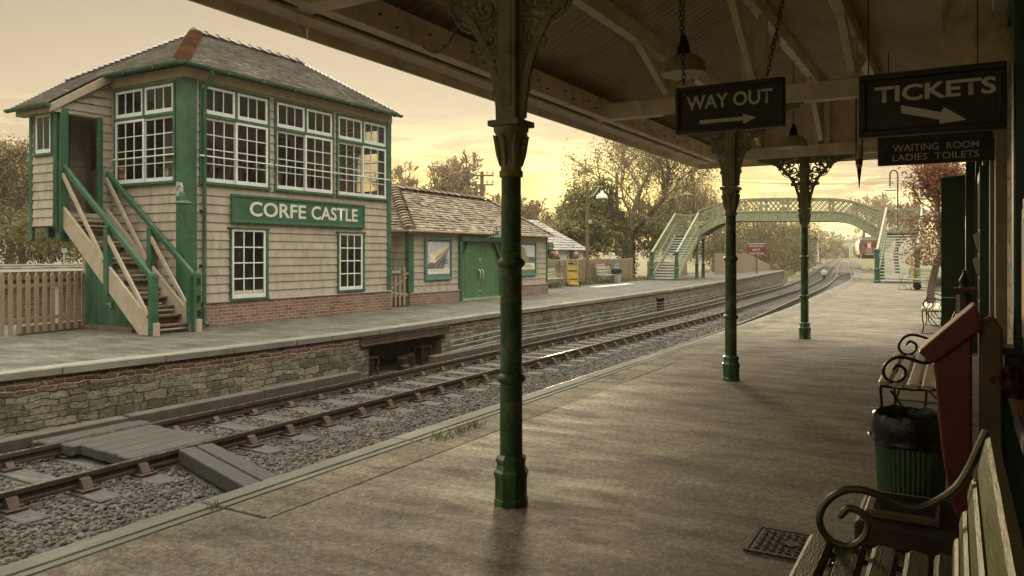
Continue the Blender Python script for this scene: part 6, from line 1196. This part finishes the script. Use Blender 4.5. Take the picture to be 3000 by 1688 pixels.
def leaf_mesh(P,s0,s1,g,aspect=.5,cluster=0.):
    n=len(P); a=g.normal(size=(n,3)); a/=np.linalg.norm(a,axis=1)[:,None]; b_=np.cross(a,g.normal(size=(n,3))); b_/=np.linalg.norm(b_,axis=1)[:,None]; L_=g.uniform(s0,s1,(n,1)); 
    v=np.stack([P-a*L_,P+b_*L_*aspect,P+a*L_,P-b_*L_*aspect],1).reshape(-1,3); f=np.arange(4*n).reshape(n,4); return v,f
def skeleton(h,g,r0,levels=5,spread=.75,split=(2,4),base=.28,lenf=.68,up=.12,lean=(0,0)):
    segs=[];tips=[];big=[]
    def grow(p,d,l,r,lev):
        nseg=3 if lev<2 else 2; q=p
        for i in range(nseg):
            d2=d+g.normal(0,.10+.04*lev,3)+np.array((0,0,up*(.3 if lev else .0))); d2/=np.linalg.norm(d2); e=q+d2*l/nseg; ra=r*(1-.3*i/nseg); rb=r*(1-.3*(i+1)/nseg); (big if lev<2 else segs).append((*q,*e,ra,rb)); q=e; d=d2
            if lev>=levels-1: tips.append(q)
            if lev and lev<levels and i<nseg-1 and g.random()<.75: child(q,d,l*.7,r*.5,lev+1)
        if lev<levels:
            for _ in range(g.integers(split[0],split[1]+1)): child(q,d,l*lenf,r*.62,lev+1)
    def child(p,d,l,r,lev):
        v=g.normal(0,1,3); v-=d*np.dot(v,d); v/=np.linalg.norm(v); a=g.uniform(.35,1.)*spread; nd=d*math.cos(a)+v*math.sin(a); nd[2]+=up; nd/=np.linalg.norm(nd); grow(p,nd,l*g.uniform(.75,1.15),max(r,.006),lev)
    grow(np.zeros(3),np.array((lean[0],lean[1],1.)),h*base,r0,0); return big,segs,np.array(tips)
def tree(name,label,loc,h,seed,r0=.2,leaves=0,leafm='leaf',ls=(.06,.12),levels=5,spread=.75,base=.28,lenf=.68,group=None,jit=.3,tr=.011,twm='twig',split=(2,3),widen=1.,up=.12):
    g=np.random.default_rng(seed); big,segs,tips=skeleton(h,g,r0,levels,spread,split,base,lenf,up); 
    allz=max(tips[:,2]); k_=h/allz
    def sc(v): v=v*k_; v[:,0]*=widen; v[:,1]*=widen; return v
    t=thing(name,label,'tree',loc,0,group); v,f=seg_mesh(big,7); arrmesh('trunk',sc(v),f,'bark',t); c=None
    S=np.asarray(segs); S[:,6:]=np.maximum(S[:,6:],tr); v,f=seg_mesh(S,3); c=arrmesh('crown',sc(v),f,twm,t)
    if leaves:
        P_=tips[g.integers(0,len(tips),leaves)]+g.normal(0,jit,(leaves,3)); v,f=leaf_mesh(sc(P_),*ls,g); arrmesh('foliage',v,f,leafm,c)
    return t
def copytree(src,label,loc,rz,s_): return dup(src,loc,rz,label,None,s_)
def scrub(name,label,blobs,n,ls,mm,seed,cat='shrub',kind=None,twigs=0):
    """leafy mass: leaves through ellipsoids, denser outwards, broken into tufts"""
    g=np.random.default_rng(seed); Ps=[]; V=np.array([b_[3]*b_[4]*b_[5] for b_ in blobs])**.67; V/=V.sum()
    T=[]
    for (x,y,z,rx,ry,rz),q in zip(blobs,V):
        nt_=max(6,int(n*q/26)); d=g.normal(size=(nt_,3)); d/=np.linalg.norm(d,axis=1)[:,None]; rr=g.uniform(.35,1.06,(nt_,1))**.6; c=np.array((x,y,z))+d*rr*np.array((rx,ry,rz))
        P_=np.repeat(c,26,0)+g.normal(0,.16*min(rx,rz)**.8,(nt_*26,3)); Ps.append(P_)
        if twigs:
            for i in range(int(twigs*q)):
                a=np.array((x,y,z-rz*.6))+g.normal(0,.3,3)*np.array((rx,ry,0)); e=np.array((x,y,z))+g.normal(0,1,3)*np.array((rx,ry,rz))*.45+np.array((0,0,rz*1.0)); m_=(a+e)/2+g.normal(0,.15*rx,3); T+= [(*a,*m_,.03,.02),(*m_,*e,.02,.008)]
    P_=np.concatenate(Ps); v,f=leaf_mesh(P_,*ls,g)
    if T: v2,f2=seg_mesh(T,3); f=np.concatenate([f,f2+len(v)]); v=np.concatenate([v,v2])
    o=arrmesh(name,v,f,mm); tag(o,label,cat if not kind else None,None,kind); return o
# big half-bare tree behind the far platform
p=at(1838,745,60); bt=tree('big_tree','big spreading tree with thinning autumn leaves behind the lamp post and fence',(p.x,p.y,-1.1),13.8,5,.26,11500,'leaf',(.06,.13),6,.80,.24,.70,jit=.32,split=(2,3),widen=1.3,tr=.016)
iv=np.random.default_rng(3); P_=np.stack([iv.normal(0,.33,5200),iv.normal(0,.33,5200),iv.uniform(.2,5.4,5200)],1); v,f=leaf_mesh(P_,.07,.13,iv); arrmesh('ivy',v,f,'ivy',bt)
def B_(u,v,D,rx,rz,ry=None): q=at(u,v,D); return (q.x,q.y,q.z,rx,ry or rx,rz)
scrub('weeping_shrub','tall leafy olive shrub drooping beside the big tree, above the cottage wall',[B_(1700,640,54,1.6,2.2),B_(1760,600,54,1.3,1.9),B_(1660,690,52,1.1,1.2),B_(1730,690,53,1.5,1.5),B_(1790,670,55,1.4,1.6)],15000,(.07,.17),'leaf',21,twigs=160)
scrub('leafy_shrub','leafy olive shrub on the right of the big tree trunk, behind the fence',[B_(1905,690,60,1.6,1.7),B_(1950,650,62,1.5,2.),B_(1885,640,62,1.2,1.5),B_(1990,700,62,1.5,1.4)],10000,(.07,.16),'leaf2',22,twigs=120)
scrub('pale_willow','pale feathery willow right of the big tree, behind the bridge stairs',[B_(2005,585,82,2.6,2.6),B_(2060,610,82,2.4,2.2),B_(1975,640,80,2.3,2.2)],9000,(.05,.12),'leafb',23,twigs=400)
# bare trees behind the goods shed
p=at(1232,745,84); b0=tree('bare_tree','round-headed bare tree on the skyline behind the goods shed ridge',(p.x,p.y,-1.),12.7,31,.26,1500,'leafb',(.05,.1),6,.62,.34,.62,split=(2,3),up=.2,tr=.03)
p=at(1265,745,82); copytree(b0,'second round-headed bare tree touching the first behind the goods shed ridge',(p.x,p.y,-1),2.1,.97)
p=at(1315,745,80); b1_=tree('bare_tree','wide bare tree left of the telegraph pole behind the goods shed',(p.x,p.y,-1.),12.9,37,.24,1200,'leafb',(.05,.1),6,.85,.22,.66,split=(2,3),tr=.03)
BT=[(1165,560,95,'low bare tree right beside the signal box corner on the skyline'),(1375,590,86,'low bare tree just left of the telegraph pole'),(1460,570,90,'bare tree just right of the telegraph pole, left of the near column'),(1540,565,85,'bare tree right beside the near column below the sun'),(1580,585,88,'spiky bare tree midway between the near column and the big tree'),(1625,600,84,'low bare tree just left of the big tree crown'),(2090,585,96,'bare tree behind the left end of the footbridge arch'),(2330,650,105,'bare tree seen under the middle of the footbridge arch'),(2225,640,98,'bare tree under the left part of the footbridge arch')]
for i,(u,v,D,lb) in enumerate(BT):
    p=at(u,745,D); hh=(745-v)/2250*D+2.4; copytree((b0,b1_)[i%2],lb,(p.x,p.y,-1.),i*1.3,(hh/12.7*1.2,hh/12.7*1.2,hh/12.7))
p=at(2530,745,210); copytree(b1_,'distant bare tree on the skyline left of the right bridge stairs',(p.x,p.y,1),.4,1.35); p=at(2550,745,230); copytree(b0,'distant bare tree behind the railway coach',(p.x,p.y,2),3.,1.2)
p=at(2630,745,75); copytree(b1_,'bare tree behind the right landing of the footbridge',(p.x,p.y,-.6),1.,.58); p=at(2690,745,80); copytree(b0,'bare tree behind the red leaved tree and right bridge stairs',(p.x,p.y,-.6),5.,.62)
# thickets: nobody could count these stems
scrub('thicket','brown bramble and thorn thicket behind the sheds and platform',[B_(u,v,D,rx,rz,rx*.7) for u,v,D,rx,rz in ((1180,690,92,4,2.4),(1290,680,92,4,2.4),(1400,670,92,4,2.6),(1480,670,90,4,2.4),(1560,670,88,4,2.7),(1640,690,86,4,2.4),(1720,720,84,4,2.),(1420,705,84,4,2.),(1600,705,80,4,2.))],20000,(.07,.16),'leafb',41,kind='stuff',twigs=300)
scrub('thicket','dark scrub of bushes behind and under the footbridge',[B_(u,v,D,rx,rz,rx*.8) for u,v,D,rx,rz in ((2000,715,78,2.6,1.9),(2080,700,84,3,2.6),(2150,690,88,3.4,3.),(2215,680,92,3.4,3.2),(2280,690,96,3.4,3),(2340,700,104,3.6,3),(2250,735,90,3,2.),(2330,750,98,3,1.8),(2130,740,82,3,1.9))],22000,(.07,.17),'leaf2',42,kind='stuff',twigs=300)
scrub('thicket','dark wooded bank left of the signal box',[B_(u,v,D,rx,rz,rx) for u,v,D,rx,rz in ((-60,600,40,3.4,2.6),(20,560,42,2.6,2.4),(70,600,42,2.6,2.6),(140,620,44,2.8,2.2),(220,640,46,3,2.),(-20,690,38,3,1.6),(70,700,38,3,1.5),(160,700,38,2.6,1.4),(240,700,40,2.6,1.3))],30000,(.05,.12),'ivy',43,kind='stuff',twigs=100)
scrub('thicket','yellowing bushes on the slope below the porch',[B_(150,665,33,1.4,.8),B_(215,655,34,1.3,1.0),B_(255,690,34,1.3,.8),B_(110,690,33,1.3,.6)],7000,(.04,.09),'leaf',44,kind='stuff')
p=at(25,745,40); tree('leafy_tree','thin leafed tree on the skyline at the far left edge',(p.x,p.y,-.4),8.3,51,.17,3500,'leaf2',(.05,.1),6,.7,.3,.66,jit=.2)
p=at(75,745,41); tree('leafy_tree','smaller thin leafed tree between the left edge tree and the porch',(p.x,p.y,-.4),6.6,52,.14,3000,'leaf2',(.05,.1),5,.75,.25,.66,jit=.25)
# red leaved tree
p=at(2725,745,23); rt=tree('red_leaved_tree','small red-brown leaved tree beside the windbreak screen',(p.x,p.y,0),4.35,61,.07,9000,'leafred',(.03,.06),5,.6,.2,.72,jit=.13,split=(2,4),widen=.85,up=.2)
P_=np.stack([iv.normal(0,.36,1900),iv.normal(0,.36,1900),iv.uniform(1.1,2.6,1900)],1); v,f=leaf_mesh(P_,.03,.06,iv); arrmesh('low_foliage',v,f,'leafyel',rt)
scrub('hedge','dark hedge running along the back of the near platform',[(x,-2.2-.03*x,.6,2.2,1.2,1.3) for x in range(27,76,3)],9000,(.06,.14),'leaf2',45,kind='stuff')
# verge grass, weeds
g=np.random.default_rng(71); 
def grass(name,label,pts,s0,s1,mm,zf):
    P_=np.array(pts); n=len(P_); d=g.normal(0,.35,(n,3)); d[:,2]=1; d/=np.linalg.norm(d,axis=1)[:,None]; l=g.uniform(s0,s1,(n,1)); w_=np.cross(d,g.normal(size=(n,3))); w_/=np.linalg.norm(w_,axis=1)[:,None]; w_*=l*.09
    v=np.stack([P_-w_,P_+w_,P_+d*l],1).reshape(-1,3); f=np.arange(3*n).reshape(n,3); tag(arrmesh(name,v,f,mm),label,None,None,'stuff')
xs_=g.uniform(27.6,46,1500); grass('weeds','straggling weeds along the foot of the far platform fence',[(x,16.6-abs(g.normal(0,.22)),ZF) for x in xs_],.10,.34,'grass',0)
xs_=g.uniform(84,210,9000); off=g.uniform(3.4,16,9000); grass('grass_verge','rough grass verge beside the running line',[(x,float(ctr(x))+o,float(zt(x))-.55+.02*o) for x,o in zip(xs_,off)],.2,.5,'grass',0)
grass('weeds','small tufts of grass growing in the near platform coping joints',[(4.95+g.normal(0,.05),3.52+g.normal(0,.06),0) for _ in range(60)]+[(5.3+g.normal(0,.12),3.5+g.normal(0,.03),0) for _ in range(70)]+[(2.95+g.normal(0,.02),3.66+g.normal(0,.02),0) for _ in range(12)],.03,.07,'grass',0)
# cottage with hanging floats behind the fence
a=onY(1380,770,18.2); q0=onY(1590,660,18.2).x-.6; ct=thing('cottage','low white cottage with a grey slate roof and hanging floats behind the fence','house',(q0,18.2,-1.)); 
wx0,wx1=29.6,40.0; ez=1.45+(745-727)/2250*38
m=MB(); m.box(wx0,wx1,18.4,22.4,-1.2,ez); m.build('wall',M['white'],ct)
rz_=3.35; e0,e1,e2,e3=Vector((wx0-.2,18.1,ez-.08)),Vector((wx1+.3,18.1,ez-.08)),Vector((wx1+.3,22.7,ez-.08)),Vector((wx0-.2,22.7,ez-.08)); h0,h1=Vector((wx0-.2,20.4,rz_)),Vector((wx1-1.8,20.4,rz_))
m=MB(); courses(m,e0,e1,h0,h1,12,.03,.35,.012); courses(m,e1,e2,h1,h1+Vector((0,.01,0)),12,.03,.35,.012); courses(m,e3,e2,h0,h1,12,.03,.35,.012); m.build('roof',M['slate'],ct,fix=False)
m=MB(); m.box(36.4,37.0,18.33,18.41,.4,1.35); w_=m.build('window',M['white'],ct); m=MB(); m.box(36.47,36.93,18.325,18.335,.47,1.28); m.build('pane',M['dark'],w_)
M['buoy']=mat('faded_orange_float',(.27,.15,.10),.5,.25,5,bump=.1)
for i,(u,v) in enumerate(((1625,748),(1683,748),(1615,742))):
    q=onY(u,v,18.2); t=thing('float',('faded orange float hanging on the white cottage wall, left','faded orange float hanging on the white cottage wall, under the shrub','small orange float at the left end of the cottage wall')[i],'float',(q.x,q.y,q.z)); m=MB(); rr=.26 if i<2 else .15; m.lathe(q.x,q.y,[(rr*math.sin(a_)+.002,q.z-rr*math.cos(a_)) for a_ in np.linspace(0,math.pi,10)],14); m.build('ball',M['buoy'],t,smooth=True); m=MB(); m.tube([(q.x,q.y,q.z+rr*.9),(q.x,q.y+.1,q.z+rr+.35)],.02,5); m.build('rope',M['iron'],t)
# outbuildings glimpsed through the picket fence
t=thing('outbuilding','low tiled outbuilding behind the picket fence at the left edge','building',(8,25,-1)); m=MB(); m.box(-3,16,25,29,-1.6,.15); m.build('wall',M['brick'],t); m=MB(); courses(m,(-3.3,24.7,.1),(16.3,24.7,.1),(-3.3,27,1.12),(16.3,27,1.12),14,.03,.3,.008); m.build('roof',M['slate_dark'],t,fix=False)
t=thing('brick_hut','small flat roofed brick hut behind the picket fence and stairs','building',(11,21,-1)); m=MB(); m.box(9.3,14,20.8,23.2,-1.2,.8); m.build('wall',M['brick'],t); m=MB(); m.box(9.1,14.2,20.6,23.4,.8,1.0); m.build('roof',M['wood'],t); m=MB(); m.box(11.6,11.75,20.75,20.8,-.5,.6); m.build('window',M['white'],t)
t=thing('vent_pipe','thin pale vent pipe on the outbuilding roof','pipe',(9.5,25.5,1.3)); q=onY(138,790,25.6); m=MB(); q=onY(188,770,25.6); z_=onY(188,758,25.6).z; m.tube([(q.x,25.6,.4),(q.x,25.6,z_+.2)],.03,6); m.build('pipe',M['galv'],t); m=MB(); m.lathe(q.x,25.6,[(.08,z_+.2),(.08,z_+.35)],8); m.build('cowl',M['galv'],t)
# far hedges and woods on the hills
def hill_scrub(seed,label,rows,n,ls,mm):
    bl=[]; g=np.random.default_rng(seed)
    for (u0,v0,u1,v1,D,cnt,rx,rz) in rows:
        for i in range(cnt):
            q=i/max(1,cnt-1); p=at(u0+(u1-u0)*q,v0+(v1-v0)*q,D*g.uniform(.95,1.05)); z=gz(p.x,p.y)-.25; bl.append((p.x,p.y,z+rz*.5,rx*g.uniform(.7,1.3),rx*.7,rz*g.uniform(.7,1.2)))
    scrub('far_woodland',label,bl,n,ls,mm,seed,kind='stuff')
hill_scrub(81,'far hedges and copses on the hillside beyond the bridge',[(2360,740,2480,725,260,16,5,4),(2330,735,2440,720,420,16,8,5),(2380,716,2580,712,520,16,7,4),(2330,705,2600,703,600,18,9,4),(2250,695,2640,693,680,26,9,3.5),(2530,740,2600,735,300,9,6,6)],16000,(.4,.9),'leaf2')
hill_scrub(82,'belt of trees along the left of the line far beyond the platform',[(2180,745,2340,745,130,12,4,4),(2250,745,2370,745,180,12,5,5),(2100,745,2250,745,150,8,5,5)],16000,(.2,.5),'leafb')

# the belt of trees behind the station building, which the signal box windows reflect
scrub('station_trees','belt of dark trees standing behind the station building',[(x,-15-3*(i%2),5.5,4.2,3,5.5) for i,x in enumerate(range(-2,48,5))],16000,(.12,.28),'ivy',91,kind='stuff',twigs=900)
# ================================================================ EVENING HAZE
hz=MB(); hz.box(-790,800,-790,800,-8,30); 
hm=bpy.data.materials.new('evening_haze'); hm.use_nodes=True; t=hm.node_tree; t.nodes.clear(); o=t.nodes.new('ShaderNodeOutputMaterial'); pv=t.nodes.new('ShaderNodeVolumePrincipled'); pv.inputs['Color'].default_value=(.95,.86,.68,1); pv.inputs['Density'].default_value=.0006; pv.inputs['Anisotropy'].default_value=.35; t.links.new(pv.outputs[0],o.inputs['Volume'])
ho=hz.build('haze',hm); tag(ho,kind='stuff')
